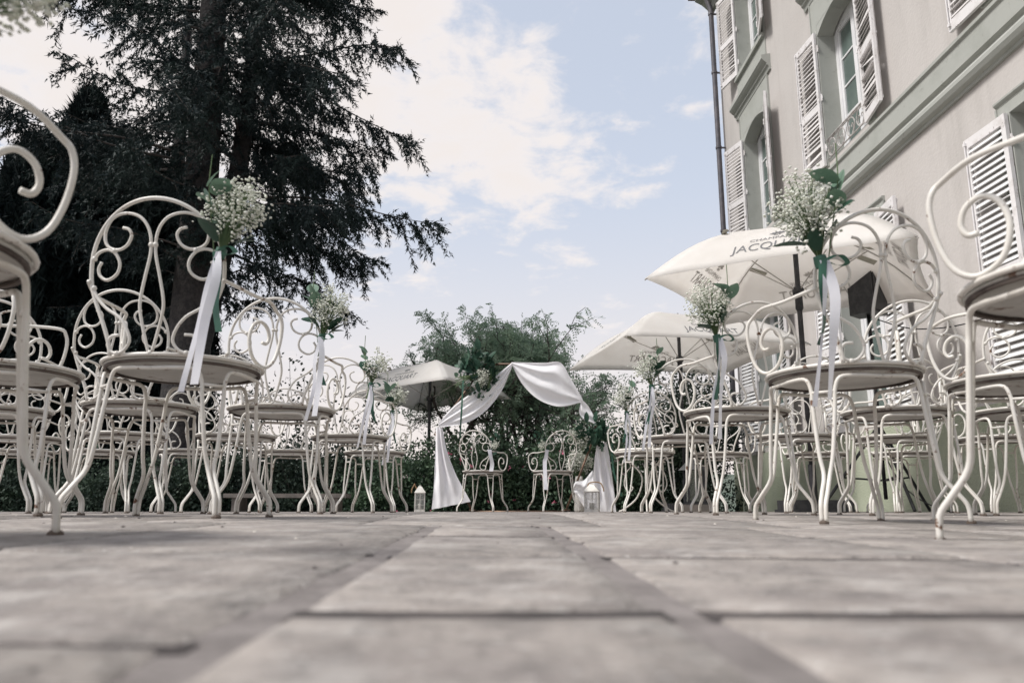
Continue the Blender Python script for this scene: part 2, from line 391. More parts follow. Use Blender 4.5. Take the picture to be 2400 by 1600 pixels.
for a, b_ in zip(edges2, edges2[1:]): strip(a + .006, b_ - .006, YA + random.uniform(0, .05), .56, .15, gap=.012)
for e in edges2: mortar(e - .012, e + .012, YA, 5.2)
MJ.build('mortar_joint', M_joint, terrace, kind='stuff')
JD.build('joint_dirt_shade', M_dirt_shade, terrace, kind='stuff')
far = MB()                                     # farther flags, joints too grazing to tell apart
def farpatch(x0, x1, y0, y1): far.grid(terr_grid(x0, x1, y0, y1, 8, 10, 0.0))
y = slabs_y1 + .01
while y < TY1 - .1:
    x = -3.0; y2 = min(y + 0.62, TY1)
    while x < TX1 - .3:
        x2 = min(x + random.uniform(.45, .7), TX1); far.box(x, x2 - .015, y, y2 - .01, -0.02, random.uniform(-0.001, 0.001)); x = x2
    y = y2
for yy in np.arange(-0.5, TY1, 0.62):
    for xx in np.arange(TX0, -3.05, 0.65): far.box(xx, xx + .635, yy, yy + .61, -0.06, gz(xx, yy) + random.uniform(-0.001, 0.001))
for yy in np.arange(-0.5, slabs_y1, 0.62):
    for xx in np.arange(2.92, TX1 - .5, 0.52): far.box(xx, xx + .505, yy, yy + .61, -0.06, gz(xx, yy) + random.uniform(-0.001, 0.001))
far.build('far_paving', M_slab, terrace, kind='stuff')
sc = MB()
for k in range(150):
    x, y = random.uniform(-2.5, 2.8), random.uniform(0.7, 6); s = random.uniform(.0015, .005); zc = gz(x, y) + s * .3
    sc.add([(x - s, y, zc), (x, y - s, zc), (x + s * 1.3, y, zc), (x, y + s, zc), (x, y, zc + s * .7), (x, y, zc - s * .4)],
           [(0, 1, 4), (1, 2, 4), (2, 3, 4), (3, 0, 4), (1, 0, 5), (2, 1, 5), (3, 2, 5), (0, 3, 5)])
sc.build('grit', M_joint, kind='stuff')
sc = MB()                                      # pale crumbs and petals fallen between the rows
for k in range(90):
    x = random.choice((random.uniform(-2.2, -.3), random.uniform(.4, 2.6))); y = random.uniform(1.0, 7); s = random.uniform(.002, .006); zc = gz(x, y) + .002
    sc.add([(x - s, y, zc), (x, y - s, zc), (x + s, y, zc), (x, y + s * .8, zc + s * .5), (x, y, zc + s * .6)], [(0, 1, 4), (1, 2, 4), (2, 3, 4), (3, 0, 4)])
sc.build('fallen_petals', M_leaf_dry, kind='stuff')

# hills far off
hl = MB(); rows = []
for j, (yy, hs) in enumerate(((900, 0.0), (1500, 0.55), (2100, 1.0), (2600, 0.8), (3200, 0.0))):
    rows.append([(x, yy, -4 + hs * (120 + 90 * mnoise.noise(Vector((x * .0009, j * .2, 1))) + 45 * mnoise.noise(Vector((x * .003, j * .5, 7))))) for x in range(-5000, 5001, 200)])
hl.grid(rows); hl.build('hills', M_hill, kind='structure', smooth=True)

# ------------------------------------------------------------------ the house
WX = 4.5; Y_END = 14.35; Y_NEAR = -3.5
house = thing('country_house', 'tall cream plastered house with green trim and white louvred shutters', 'house', (WX, 6, 0))
HM = Matrix.Translation((-WX, -6, 0))
def hpart(b, name, m, parent=house, smooth=False, **k):
    b.v = [(x - WX, y - 6, z) for x, y, z in b.v]
    return b.build(name, m, parent, smooth, **k)
COLS = [12.55, 9.27, 5.68, 2.4, -0.85]; OW = 1.16
FL = [(1.02, 3.40), (4.58, 6.62), (7.85, 9.75)]
EAVE = 10.35
opens = [(c - OW / 2, c + OW / 2, a, b_) for c in COLS for a, b_ in FL]
wl = MB()
ycuts = sorted({Y_NEAR, Y_END, *[o[0] for o in opens], *[o[1] for o in opens]}); zcuts = sorted({-0.5, EAVE, *[z for f in FL for z in f]})
for ya, yb in zip(ycuts, ycuts[1:]):
    for za, zb in zip(zcuts, zcuts[1:]):
        ym, zm = (ya + yb) / 2, (za + zb) / 2
        if any(o[0] < ym < o[1] and o[2] < zm < o[3] for o in opens): continue
        v = [(WX, ya, za), (WX, yb, za), (WX, yb, zb), (WX, ya, zb)]; wl.add(v, [(0, 3, 2, 1)])
wl.add([(WX, Y_END, -.5), (WX + 9, Y_END, -.5), (WX + 9, Y_END, EAVE), (WX, Y_END, EAVE)], [(0, 3, 2, 1)])
wl.add([(WX + 9, Y_NEAR, -.5), (WX, Y_NEAR, -.5), (WX, Y_NEAR, EAVE), (WX + 9, Y_NEAR, EAVE)], [(0, 3, 2, 1)])
wl.add([(WX + 9, Y_END, -.5), (WX + 9, Y_NEAR, -.5), (WX + 9, Y_NEAR, EAVE), (WX + 9, Y_END, EAVE)], [(0, 3, 2, 1)])
hpart(wl, 'wall', M_wall)
for ya, yb, za, zb in opens:                   # deep reveals
    rv = MB(); D = .34; x0, x1 = WX + .001, WX + D
    rv.add([(x0, ya, za), (x1, ya, za), (x1, ya, zb), (x0, ya, zb)], [(0, 3, 2, 1)]); rv.add([(x0, yb, za), (x1, yb, za), (x1, yb, zb), (x0, yb, zb)], [(0, 1, 2, 3)])
    rv.add([(x0, ya, zb), (x1, ya, zb), (x1, yb, zb), (x0, yb, zb)], [(0, 3, 2, 1)]); rv.add([(x0, ya, za), (x1, ya, za), (x1, yb, za), (x0, yb, za)], [(0, 1, 2, 3)])
    hpart(rv, 'reveal', M_green)
b = MB(); b.box(WX - .035, WX + .02, Y_NEAR, Y_END + .035, -.5, .93); b.prism([(Y_END + .035, .93), (Y_NEAR, .93), (Y_NEAR, .945), (Y_END + .02, .945)], WX - .03, WX); hpart(b, 'plinth', M_base)
# string course: fillet, flat band, ovolo and torus below
prof = [(0, 3.90), (-.03, 3.90), (-.03, 3.93), (-.075, 3.95), (-.098, 3.99), (-.098, 4.03), (-.07, 4.07), (-.05, 4.09), (-.05, 4.11), (-.085, 4.13), (-.085, 4.36), (-.11, 4.375), (-.11, 4.41), (0, 4.43)]
def run_prof(prof, y0, y1):
    q = MB(); n = len(prof)
    q.add([(WX + a, y0, z) for a, z in prof] + [(WX + a, y1, z) for a, z in prof], [(i, n + i, n + (i + 1) % n, (i + 1) % n) for i in range(n)] + [tuple(range(n)), tuple(reversed(range(n, 2 * n)))])
    return q
hpart(run_prof(prof, Y_NEAR, Y_END + .1), 'string_course', M_green)
cor = [(0, EAVE - .35), (-.06, EAVE - .33), (-.08, EAVE - .2), (-.20, EAVE - .08), (-.34, EAVE), (-.36, EAVE + .12), (0, EAVE + .16)]
hpart(run_prof(cor, Y_NEAR, Y_END + .3), 'eaves_cornice', M_green)
rf = MB(); rf.add([(WX - .45, Y_NEAR - .4, EAVE + .13), (WX - .45, Y_END + .45, EAVE + .13), (WX + 9.45, Y_END + .45, EAVE + .13), (WX + 9.45, Y_NEAR - .4, EAVE + .13), (WX + 4.5, 0.5, 13.2), (WX + 4.5, 11, 13.2)],
                  [(0, 4, 5, 1), (1, 5, 2), (2, 5, 4, 3), (3, 4, 0), (0, 1, 2, 3)]); hpart(rf, 'roof', M_roof)
# corner board, downpipe with brackets
b = MB(); b.tube([(WX - .14, Y_END - .10, z) for z in (0.95, 3.85)], .05, 12); b.tube([(WX - .14, Y_END - .10, 3.85), (WX - .2, Y_END - .1, 3.98), (WX - .2, Y_END - .1, 4.4), (WX - .14, Y_END - .1, 4.55), (WX - .14, Y_END - .1, 9.9), (WX - .2, Y_END - .1, 10.1), (WX - .3, Y_END - .1, 10.4)], .05, 12)
dp = hpart(b, 'downpipe', M_pipe, smooth=True)
b = MB()
for z in (1.2, 2.6, 5.2, 6.9, 8.5, 9.8): b.lathe([(.05, -.02), (.062, -.02), (.062, .02), (.05, .02)], 12, (WX - .14, Y_END - .10, z)); b.box(WX - .09, WX + .01, Y_END - .115, Y_END - .085, z - .012, z + .012)
hpart(b, 'pipe_bracket', M_pipe)
b = MB(); b.tube([(WX - .14, Y_END - .10, z) for z in (-.1, .95)], .062, 12); hpart(b, 'pipe_shoe', M_base, smooth=True)

# louvred shutters: stiles and rails, each slat of its own
SW, ST = .56, .035
def slat_mesh(w_, m):
    q = MB(); h = .026; q.obox((0, 0, 0), (w_ / 2, 0, 0), (0, .015, .024), (0, -.0036, .0024)); return q.mesh('slat', m)
SLAT = {id(M_slat): slat_mesh(SW - .11, M_slat), id(M_slatw): slat_mesh(SW - .11, M_slatw)}
def shutter(hy, z0, z1, side, angle, mslat, pieces=True, broken=0.0):
    """hy hinge position, side +1 hangs towards +Y, angle from the wall"""
    o = bpy.data.objects.new('shutter', None); COL.objects.link(o); o.parent = house
    o.location = (-.05, hy - 6, 0)
    # local x runs from hinge to free edge, local y = outwards from wall
    d = Vector((-math.sin(angle), side * math.cos(angle), 0)); nrm = Vector((-math.cos(angle), -side * math.sin(angle), 0))
    o.rotation_euler = Matrix((d, nrm, Vector((0, 0, 1)))).transposed().to_euler() if d.cross(nrm).z > 0 else Matrix((d, -nrm, Vector((0, 0, 1)))).transposed().to_euler()
    H = z1 - z0; mid = z0 + H * .44
    fr = MB(); a = .055
    fr.box(0, a, -ST / 2, ST / 2, z0, z1); fr.box(SW - a, SW, -ST / 2, ST / 2, z0, z1)
    for zc, hh in ((z0 + .055, .055), (z1 - .045, .045), (mid, .05)): fr.box(a, SW - a, -ST / 2 + .002, ST / 2 - .002, zc - hh, zc + hh)
    fr.build('stile_frame', M_shut, o)
    hw = MB()
    for zc in (z0 + .25, (z0 + z1) / 2, z1 - .25): hw.box(-.035, .06, -ST / 2 - .006, -ST / 2, zc - .02, zc + .02); hw.tube([(-.012, -.02, zc - .05), (-.012, -.02, zc + .05)], .011, 6)
    hw.tube([(SW - .03, ST / 2 + .014, z0 + .05), (SW - .03, ST / 2 + .014, z1 - .02)], .007, 5)
    for zc in (z0 + .06, mid, z1 - .05): hw.box(SW - .045, SW - .015, ST / 2, ST / 2 + .022, zc - .015, zc + .015)
    hw.build('hinge_bar', M_shut, o)
    st = MB()
    for za, zb in ((z0 + .115, mid - .055), (mid + .055, z1 - .095)):
        n = int((zb - za) / .060)
        for k in range(n):
            zc = za + (k + .5) * (zb - za) / n
            low = za < mid - .1 and za < z0 + .2
            tilt = random.gauss(0, .03) + (random.gauss(0, .35) if random.random() < broken * (1.6 if low else .7) else 0)
            roll = random.gauss(0, .004) + (random.gauss(0, .08) if random.random() < broken * (1.2 if low else .5) else 0)
            if low and random.random() < broken * .12: continue
            if pieces:
                s = link('slat', SLAT[id(mslat)], o, (SW / 2, 0, zc)); s.rotation_euler = (tilt, roll, PI if side > 0 else 0)
            else: st.obox((SW / 2, 0, zc), ((SW - .11) / 2, 0, 0), (0, -.015 * side, .024), (0, .0036 * side, .0024))
    if st.v: st.build('slats', mslat, o, kind='stuff')
    return o
def window(c, z0, z1, arch, panes=4, iron=False):
    o = bpy.data.objects.new('window', None); COL.objects.link(o); o.parent = house; o.location = (.22, c - 6, 0)
    hw = OW / 2; f = MB(); a = .075
    f.box(0, .07, -hw, -hw + a, z0, z1); f.box(0, .07, hw - a, hw, z0, z1); f.box(0, .07, -hw + a, hw - a, z0, z0 + .1); f.box(0, .07, -hw + a, hw - a, z1 - .12, z1)
    f.box(-.02, .05, -.045, .045, z0 + .1, z1 - .12)
    for s in (-1, 1):
        ya, yb = (-hw + a, -.045) if s < 0 else (.045, hw - a)
        f.box(.012, .055, ya, ya + .05, z0 + .1, z1 - .12); f.box(.012, .055, yb - .05, yb, z0 + .1, z1 - .12)
        f.box(.014, .053, ya + .05, yb - .05, z0 + .1, z0 + .2); f.box(.014, .053, ya + .05, yb - .05, z1 - .17, z1 - .12)
        for k in range(1, panes):
            zc = z0 + .2 + (z1 - .37 - z0) * k / panes; f.box(.02, .05, ya + .05, yb - .05, zc - .012, zc + .012)
        for k in range(panes):
            za, zb = z0 + .2 + (z1 - .37 - z0) * k / panes + .012, z0 + .2 + (z1 - .37 - z0) * (k + 1) / panes - .012
            p = MB(); p.box(.033, .038, ya + .05, yb - .05, za, zb); p.build('pane', M_glass, o)
    f.build('frame', M_frame, o)
    return o
def surround(c, z0, z1, arch, w_=.17, top=.22):
    """green painted margin round the opening, 2 cm proud, with a segmental arch cut in its head"""
    q = MB(); hw = OW / 2; x0, x1 = WX - .022, WX
    q.box(x0, x1, c - hw - w_, c - hw, z0 - .05, z1 + top); q.box(x0, x1, c + hw, c + hw + w_, z0 - .05, z1 + top)
    q.box(x0, x1, c - hw, c + hw, z1, z1 + top)
    for s in (-1, 1): q.box(x0 - .012, x0, c + s * (hw + w_) - (.02 if s > 0 else 0), c + s * (hw + w_) + (.02 if s < 0 else 0), z0 - .05, z1 + top)
    if arch:
        n = 10; rise = .16; lo = []
        for k in range(n + 1):
            yy = -hw + OW * k / n; lo.append((c + yy, z1 - rise * (yy / hw) ** 2))
        poly = lo[::-1] + [(c - hw, z1 - rise), (c - hw, z1), (c + hw, z1), (c + hw, z1 - rise)]
        for k in range(n):
            (ya, za), (yb, zb) = lo[k], lo[k + 1]
            q.add([(WX - .020, ya, za), (WX - .020, yb, zb), (WX - .020, yb, z1), (WX - .020, ya, z1), (WX + .2, ya, za), (WX + .2, yb, zb)], [(0, 3, 2, 1), (0, 1, 5, 4)])
    return hpart(q, 'window_surround', M_green)
def balconet(c, z):
    o = MB(); hw = OW / 2 - .02; x = WX - .02
    o.tube([(x, c - hw, z + .30), (x, c + hw, z + .30)], .014, 6); o.tube([(x, c - hw, z + .275), (x, c + hw, z + .275)], .009, 5); o.tube([(x, c - hw, z + .03), (x, c + hw, z + .03)], .01, 5)
    for k in range(4):
        cy = c - hw + .14 + k * (2 * hw - .28) / 3
        o.tube([(x, cy + .115 * math.cos(t), z + .15 + .115 * math.sin(t)) for t in np.linspace(0, 2 * PI, 17)[:-1]], .008, 5, closed=True)
        for s in (-1, 1):
            o.tube(spline([(x, cy + s * .02, z + .04), (x, cy + s * .07, z + .10), (x, cy + s * .06, z + .17), (x, cy + s * .025, z + .17), (x, cy + s * .03, z + .13)], 4), .006, 5)
    hpart(o, 'balconet', M_iron, smooth=True)
def hood(c, z, w_=1.75, sc_=1.0):
    pr = [(0, z - .16), (-.03, z - .16), (-.04, z - .10), (-.07, z - .08), (-.07, z - .05), (-.12, z - .01), (-.15, z + .03), (-.15, z + .09), (0, z + .12)]
    pr = [(a * sc_, z + (b_ - z) * sc_) for a, b_ in pr]
    hpart(run_prof(pr, c - w_ / 2, c + w_ / 2), 'window_hood', M_green)
random.seed(21)
for ci, c in enumerate(COLS):
    for fi, (za, zb) in enumerate(FL):
        window(c, za, zb, fi > 0, 4)
        surround(c, za, zb, fi > 0, top=.10 if fi == 0 else .42)
        if fi == 0: hood(c, zb + .13, 1.5, .3)
        if fi == 1 and ci in (1, 2): balconet(c, za)
        if fi == 1: hood(c, 7.2, 1.8)
        if fi == 2:
            q = MB(); q.box(WX - .07, WX, c - .75, c + .75, za - .12, za - .05); q.box(WX - .02, WX, c - .75, c + .75, 7.33, za - .121); hpart(q, 'window_sill', M_green)
        vis = (ci, fi) in ((0, 1), (0, 2), (1, 1), (2, 0), (2, 1), (1, 0))
        al = {(0, 1): 16, (1, 1): 5, (2, 0): 3, (2, 1): 3, (0, 2): 14, (1, 0): 6}.get((ci, fi), 10)
        ar = {(0, 1): 18, (1, 1): 9, (0, 2): 15, (1, 0): 6}.get((ci, fi), 12)
        ms = M_slatw if fi == 0 else M_slat
        br = .5 if (ci, fi) == (1, 1) else (.1 if fi else .02)
        shutter(c + OW / 2 + .01, za - .04, zb - (.1 if fi else 0), 1, R(al), ms, vis, br)
        shutter(c - OW / 2 - .01, za - .04, zb - (.1 if fi else 0), -1, R(ar), ms, vis and ci != 2, br * .6)
# ------------------------------------------------------------------ the garden chairs
TR = 0.0059
def chair_proto():
    root = bpy.data.objects.new('garden_chair', None); COL.objects.link(root)
    SR = .233; ZS = .455
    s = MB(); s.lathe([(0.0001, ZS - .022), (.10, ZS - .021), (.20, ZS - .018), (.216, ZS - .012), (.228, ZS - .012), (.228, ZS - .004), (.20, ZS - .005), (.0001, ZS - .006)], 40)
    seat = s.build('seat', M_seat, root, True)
    s = MB(); s.lathe([(.219, ZS - .020), (.2265, ZS - .0215), (.2265, ZS - .0125), (.219, ZS - .0125), (.219, ZS - .020)], 40); s.build('seat_lip', M_rust, seat, True)
    s = MB(); s.tube([(SR * math.cos(a), SR * math.sin(a), ZS) for a in np.linspace(0, 2 * PI, 41)[:-1]], TR, 8, closed=True); s.build('seat_ring', M_paint, seat, True)
    def bk(x, z): return (x, -(.198 + .034 * (1 - (x / .2) ** 2)) - (z - .455) * .13, z)
    hp = [bk(.122, .452), bk(.128, .49), bk(.150, .55), bk(.176, .61), bk(.192, .66)] + [bk(.195 * math.cos(a), .705 + .195 * math.sin(a)) for a in np.linspace(0, PI, 15)]
    hp += [bk(-x, z) for x, z in ((.192, .66), (.176, .61), (.150, .55), (.128, .49), (.122, .452))]
    h = MB(); h.tube(spline(hp, 3), TR, 8); 
    for (x, z) in ((.006, .765), (-.006, .765), (.118, .752), (-.118, .752), (.186, .735), (-.186, .735), (.184, .65), (-.184, .65), (0, .458), (.1, .458), (-.1, .458)):
        c_ = bk(x, z); h.lathe([(.0001, -.008), (.006, -.006), (.0085, 0), (.006, .006), (.0001, .008)], 7, c_)
    back = h.build('backrest', M_paint, root, True)
    VA = [(0.004, .456), (.016, .50), (.032, .57), (.033, .61), (.022, .67), (.009, .73), (.0065, .765), (.011, .80), (.024, .828), (.045, .848), (.075, .858), (.105, .857), (.133, .843), (.150, .811), (.149, .78), (.133, .761), (.104, .754), (.078, .767), (.066, .793), (.075, .811), (.093, .817)]
    CS = [(.188, .73), (.172, .75), (.142, .757), (.116, .745), (.100, .715), (.108, .685), (.138, .669), (.163, .682), (.170, .704), (.160, .722)]
    SS = [(.187, .65), (.168, .618), (.138, .588), (.096, .56), (.070, .523), (.063, .489), (.085, .462), (.115, .462), (.130, .485), (.119, .507), (.094, .510)]
    for sx in (-1, 1):
        for nm, pts in (('vase_scroll', VA), ('curl_scroll', CS), ('base_scroll', SS)):
            q = MB(); q.tube(spline([bk(x * sx, z) for x, z in pts], 4), TR * .78, 8); q.build(nm, M_paint, back, True)
    for sx in (-1, 1):
        B = Vector((.229, .045, .462)); d = Vector((.52, .85, 0))
        ap = [Vector((.196, -.238, .668)), Vector((.214, -.195, .664)), Vector((.242, -.11, .657)), Vector((.258, -.01, .662))]
        ap += [B + d * a + Vector((0, 0, z)) for a, z in ((.040, .192), (.060, .174), (.067, .137), (.058, .075), (.036, .022), (.0, .002), (-.042, .026), (-.060, .080), (-.050, .126), (-.022, .146), (.006, .132), (.017, .102), (.008, .080), (-.010, .080))]
        q = MB(); q.tube(spline([(p.x * sx, p.y, p.z) for p in ap], 4), TR, 8); q.build('armrest', M_paint, root, True)
    for k in range(4):
        a0 = R(45 + 90 * k); q = MB(); ft = MB()
        def pt(ang, r, z): return (r * math.cos(ang), r * math.sin(ang), z)
        for sg in (-1, 1):
            off = sg * .15
            path = [pt(a0 + sg * R(45), .212, ZS - .036), pt(a0 + sg * R(26), .218, ZS - .034), pt(a0 + off + sg * .075, .222, ZS - .038), pt(a0 + off, .226, ZS - .075), pt(a0 + off * .93, .230, .34),
                    pt(a0 + off * .55, .243, .20), pt(a0 + sg * .034, .252, .135), pt(a0 + sg * .027, .285, .085), pt(a0 + sg * .022, .308, .050), pt(a0 + sg * .020, .312, .004)]
            q.tube(spline(path, 4), TR * 1.04, 7)
        q.tube([pt(a0 - .135, .228, .375), pt(a0 + .135, .228, .375)], .005, 6)
        lg = q.build('leg', M_paint, root, True)
        ft.lathe([(.0001, 0), (.013, 0), (.013, .006), (.009, .010), (.0001, .012)], 10, pt(a0, .312, -.001)); ft.build('foot', M_foot, lg)
    return root
CHAIR0 = chair_proto(); _first = [True]
def place_chair(x, y, rz, label, group, cat='chair'):
    o = CHAIR0 if _first[0] else copy_tree(CHAIR0); _first[0] = False
    o.location = (x, y, gz(x, y)); o.rotation_euler = (0, 0, R(rz)); tag(o, label, cat, group); return o
def chair_pt(o, p): return o.matrix_basis @ Vector(p)
random.seed(5)
ROWY = [1.21, 2.47, 3.60, 4.95, 6.27]; ROWN = ['front', 'second', 'third', 'fourth', 'fifth']
ROWN = ['nearest row', 'second row', 'third row', 'fourth row', 'farthest row']
CN = ['beside the aisle', 'second from the aisle', 'third from the aisle', 'fourth from the aisle', 'fifth from the aisle', 'sixth from the aisle']
LX = [[-.985], [-.96, -1.62], [-.95, -1.58, -2.3], [-.88, -1.55, -2.2, -2.9], [-.92, -1.6, -2.25, -2.95, -3.65]]
RX = [[1.09], [1.11, 1.80], [1.11, 1.78, 2.45], [1.16, 1.84, 2.5, 3.15], [1.19, 1.88, 2.55, 3.2]]
AISLE = {}
for side, XS in (('left', LX), ('right', RX)):
    for r, xs in enumerate(XS):
        for c, x in enumerate(xs):
            jx, jy = (0, 0) if c == 0 else (random.uniform(-.06, .06), random.uniform(-.12, .12))
            yy = ROWY[r] + jy + (.12 if (side == 'right' and r == 0) else 0)
            rot = -78 if (side, r, c) == ('left', 1, 1) else {('left', 1): -3, ('right', 1): 6, ('left', 0): -8, ('right', 0): 10}.get((side, r), random.uniform(-9, 9)) if c == 0 else random.uniform(-24, 24)
            bq = ' with bouquet' if c == 0 and (side, r) != ('right', 0) else ''
            o = place_chair(x + jx, yy, rot, f'cream iron armchair{bq}, {ROWN[r]} {side} of the aisle, {CN[c]}', f'garden chairs in rows {side} of the aisle')
            if c == 0: AISLE[(side, r)] = o
ARL = place_chair(0, 0, 0, 'cream scroll armchair under the draped arch, beside the long hanging drape', 'two chairs under the wedding arch')
ARR = place_chair(0, 0, 0, 'cream scroll armchair under the draped arch, beside the vase and lantern', 'two chairs under the wedding arch')
pL, pR = at(1131, 1199, 9.3), at(1297, 1199, 9.3)
ARL.location = (pL.x, 9.3, 0); ARL.rotation_euler = (0, 0, R(-22)); ARR.location = (pR.x, 9.3, 0); ARR.rotation_euler = (0, 0, R(20))

# ------------------------------------------------------------------ bouquets
def leaf_mesh(name, m, l, w_, cup=.15, n=5):
    q = MB(); P = []
    for i in range(n + 1):
        t = i / n; wd = w_ * (math.sin(PI * min(1, t * .92 + .06)) ** .7); z = -cup * l * t * t
        P.append([(-wd / 2, l * t, z + cup * wd * .4), (0, l * t, z), (wd / 2, l * t, z + cup * wd * .4)])
    q.grid(P); return q.mesh(name, m, True)
LEAFE = leaf_mesh('leaf', M_euc, .052, .036); LEAFD = leaf_mesh('leaf', M_eucd, .052, .030)
LEAFB = leaf_mesh('leaf', M_eucd, .12, .06)
def ribbon_mesh(m, pts, w_, tw=1.2, seed=0):
    q = MB(); P = []; sp_ = spline(pts, 5); n = len(sp_); rr = random.Random(seed)
    for i, p in enumerate(sp_):
        a = .35 * tw * i / n + .45 * math.sin(i * .3 + seed); P.append([p + Vector((math.cos(a), math.sin(a), 0)) * w_ / 2 * s for s in (-1, 0, 1)])
    q.grid(P); me = q.mesh('ribbon', m, True); return me
def gyp_mesh(seed, n, R_, H_, zc, size=.0046):
    rr = np.random.default_rng(seed); V = []; Fc = []
    oct_v = np.array([(1, 0, 0), (-1, 0, 0), (0, 1, 0), (0, -1, 0), (0, 0, 1), (0, 0, -1)], float)
    oct_f = np.array([(0, 2, 4), (2, 1, 4), (1, 3, 4), (3, 0, 4), (2, 0, 5), (1, 2, 5), (3, 1, 5), (0, 3, 5)])
    stems = MB()
    clus = []
    for k in range(n // 9):
        d = rr.normal(size=3); d /= np.linalg.norm(d); d *= (0.45 + .6 * rr.random() ** .6)
        clus.append(np.array((d[0] * R_, d[1] * R_ * .85, zc + d[2] * H_)))
    pts = []
    for c in clus:
        for j in range(9): pts.append(c + rr.normal(size=3) * R_ * .15)
        mid = c * np.array((.4, .4, .55)) + np.array((0, 0, zc * .12))
        stems.tube([(0, 0, 0), tuple(mid), tuple(c)], .0009, 3, cap=False)
    for p in pts:
        s = size * rr.uniform(.55, 1.25); rot = rr.normal(size=(3, 3)); qm, _ = np.linalg.qr(rot)
        o = len(V) * 6; V.append(oct_v @ qm * s * np.array((1, 1, .75)) + p); Fc.append(oct_f + o)
    return np_mesh('blossoms', np.concatenate(V), np.concatenate(Fc), M_gyp), stems.mesh('stems', M_stem, False)
GYP = [gyp_mesh(3 + k, 900, .074, .080, .125) for k in range(3)]
GYPF = gyp_mesh(9, 420, .075, .08, .125, .0062)
def bouquet(name, loc, label, tilt, leafside, seed, far=False, ribs=True, scale=1.0, group='baby breath bouquets tied to the aisle chairs'):
    rr = random.Random(seed); o = thing(name, label, 'bouquet', loc, 0, group)
    o.rotation_euler = (R(rr.uniform(-4, 6)), R(tilt), R(rr.uniform(-12, 12))); o.scale = (scale,) * 3
    gm, sm_ = GYPF if far else GYP[seed % 3]
    link('blossoms', gm, o); link('stems', sm_, o)
    q = MB()
    for k in range(9):
        a = rr.uniform(0, 6.28); q.tube([(.004 * math.cos(a), .004 * math.sin(a), .03), (.008 * math.cos(a), .008 * math.sin(a), -.05 - rr.random() * .03)], .0016, 4)
    q.build('stem_bunch', M_stem, o)
    for k in range(11):                        # eucalyptus sprig on one side, dark collar leaves below
        t = k / 10
        if k < 7:
            p = Vector((leafside * (.035 + .05 * t + .012 * rr.uniform(-1, 1)), -.02 - .015 * t, .05 + .19 * t)); me = LEAFE if k > 2 else LEAFD
            rot = (R(rr.uniform(15, 70)), R(rr.uniform(-40, 40)), R(rr.uniform(0, 360)))
        else:
            a = rr.uniform(0, 6.28); p = Vector((.022 * math.cos(a), .022 * math.sin(a), .02 + .03 * rr.random())); me = LEAFD; rot = (R(rr.uniform(10, 60)), 0, a - PI / 2)
        l = link('leaf', me, o, p); l.rotation_euler = rot; s = rr.uniform(1.0, 1.5); l.scale = (s, s, s)
    q = MB(); q.tube(spline([(leafside * .01, 0, -.02), (leafside * .035, -.015, .06), (leafside * .07, -.03, .16), (leafside * .088, -.035, .25)], 4), .0016, 4); q.build('sprig', M_stem, o)
    if ribs:
        q = MB(); q.lathe([(.0135, -.012), (.0145, 0), (.0135, .014)], 10); q.build('ribbon_tie', M_rg, o, True)
        lw = rr.uniform(.28, .36); sx = rr.uniform(-.03, .03)
        link('ribbon', ribbon_mesh(M_rw, [(0, -.016, 0), (.012 + sx * .3, -.028, -.08), (sx, -.03, -.19), (sx - .012, -.024, -lw)], .022 if not far else .017, .8, seed), o)
        link('ribbon', ribbon_mesh(M_rw, [(.004, -.016, 0), (-.012, -.024, -.1), (-.022 + sx, -.02, -.2), (-.045 + sx, -.022, -lw * 1.05)], .014, 1.6, seed + 2), o)
        link('ribbon', ribbon_mesh(M_rg, [(-.004, -.016, 0), (leafside * -.012, -.02, -.06), (leafside * -.014, -.022, -.14), (leafside * -.03, -.02, -lw * .62)], .017, 1.5, seed + 1), o)
        link('ribbon', ribbon_mesh(M_rg, [(0, -.015, 0), (.03, -.022, .012), (.05, -.02, -.004), (.03, -.02, -.012), (0, -.015, 0)], .014, .1, seed), o)
    for ch in o.children:
        if ch.name.startswith('ribbon') and 'tie' not in ch.name: ch.rotation_euler = (0, -o.rotation_euler.y, 0)
    return o
BL = {('left', 1): 'baby breath bouquet with pale eucalyptus on the second row chair left of the aisle',
      ('left', 2): 'baby breath bouquet on the third row aisle chair, left side',
      ('left', 3): 'baby breath bouquet on the fourth row aisle chair, left side',
      ('left', 4): 'smallest baby breath bouquet left of the aisle, beside the parasol canopy',
      ('right', 1): 'largest baby breath bouquet, before the green windows on the second row chair right of aisle',
      ('right', 2): 'baby breath bouquet with dark leaves before the parasol, third row right of the aisle',
      ('right', 3): 'round baby breath bouquet on the fourth row aisle chair, right side',
      ('right', 4): 'smallest baby breath bouquet right of the aisle, beside the draped arch',
      ('left', 0): 'blurred bouquet cut by the top left corner, on the nearest left chair'}
for i, ((side, r), lab) in enumerate(BL.items()):
    ch = AISLE[(side, r)]; sx = 1 if side == 'left' else -1
    p = chair_pt(ch, (sx * .197, -.275, .735)) if r else chair_pt(ch, (.315, -.26, .60))
    bouquet('flower_bouquet', p, lab, (12 if r else 26) * sx, -sx if side == 'left' else -sx, 31 + i, far=r >= 3, scale={1: 1.12, 2: 1.1}.get(r, 1.1) if side == 'left' else {1: 1.32, 2: 1.22}.get(r, 1.1))

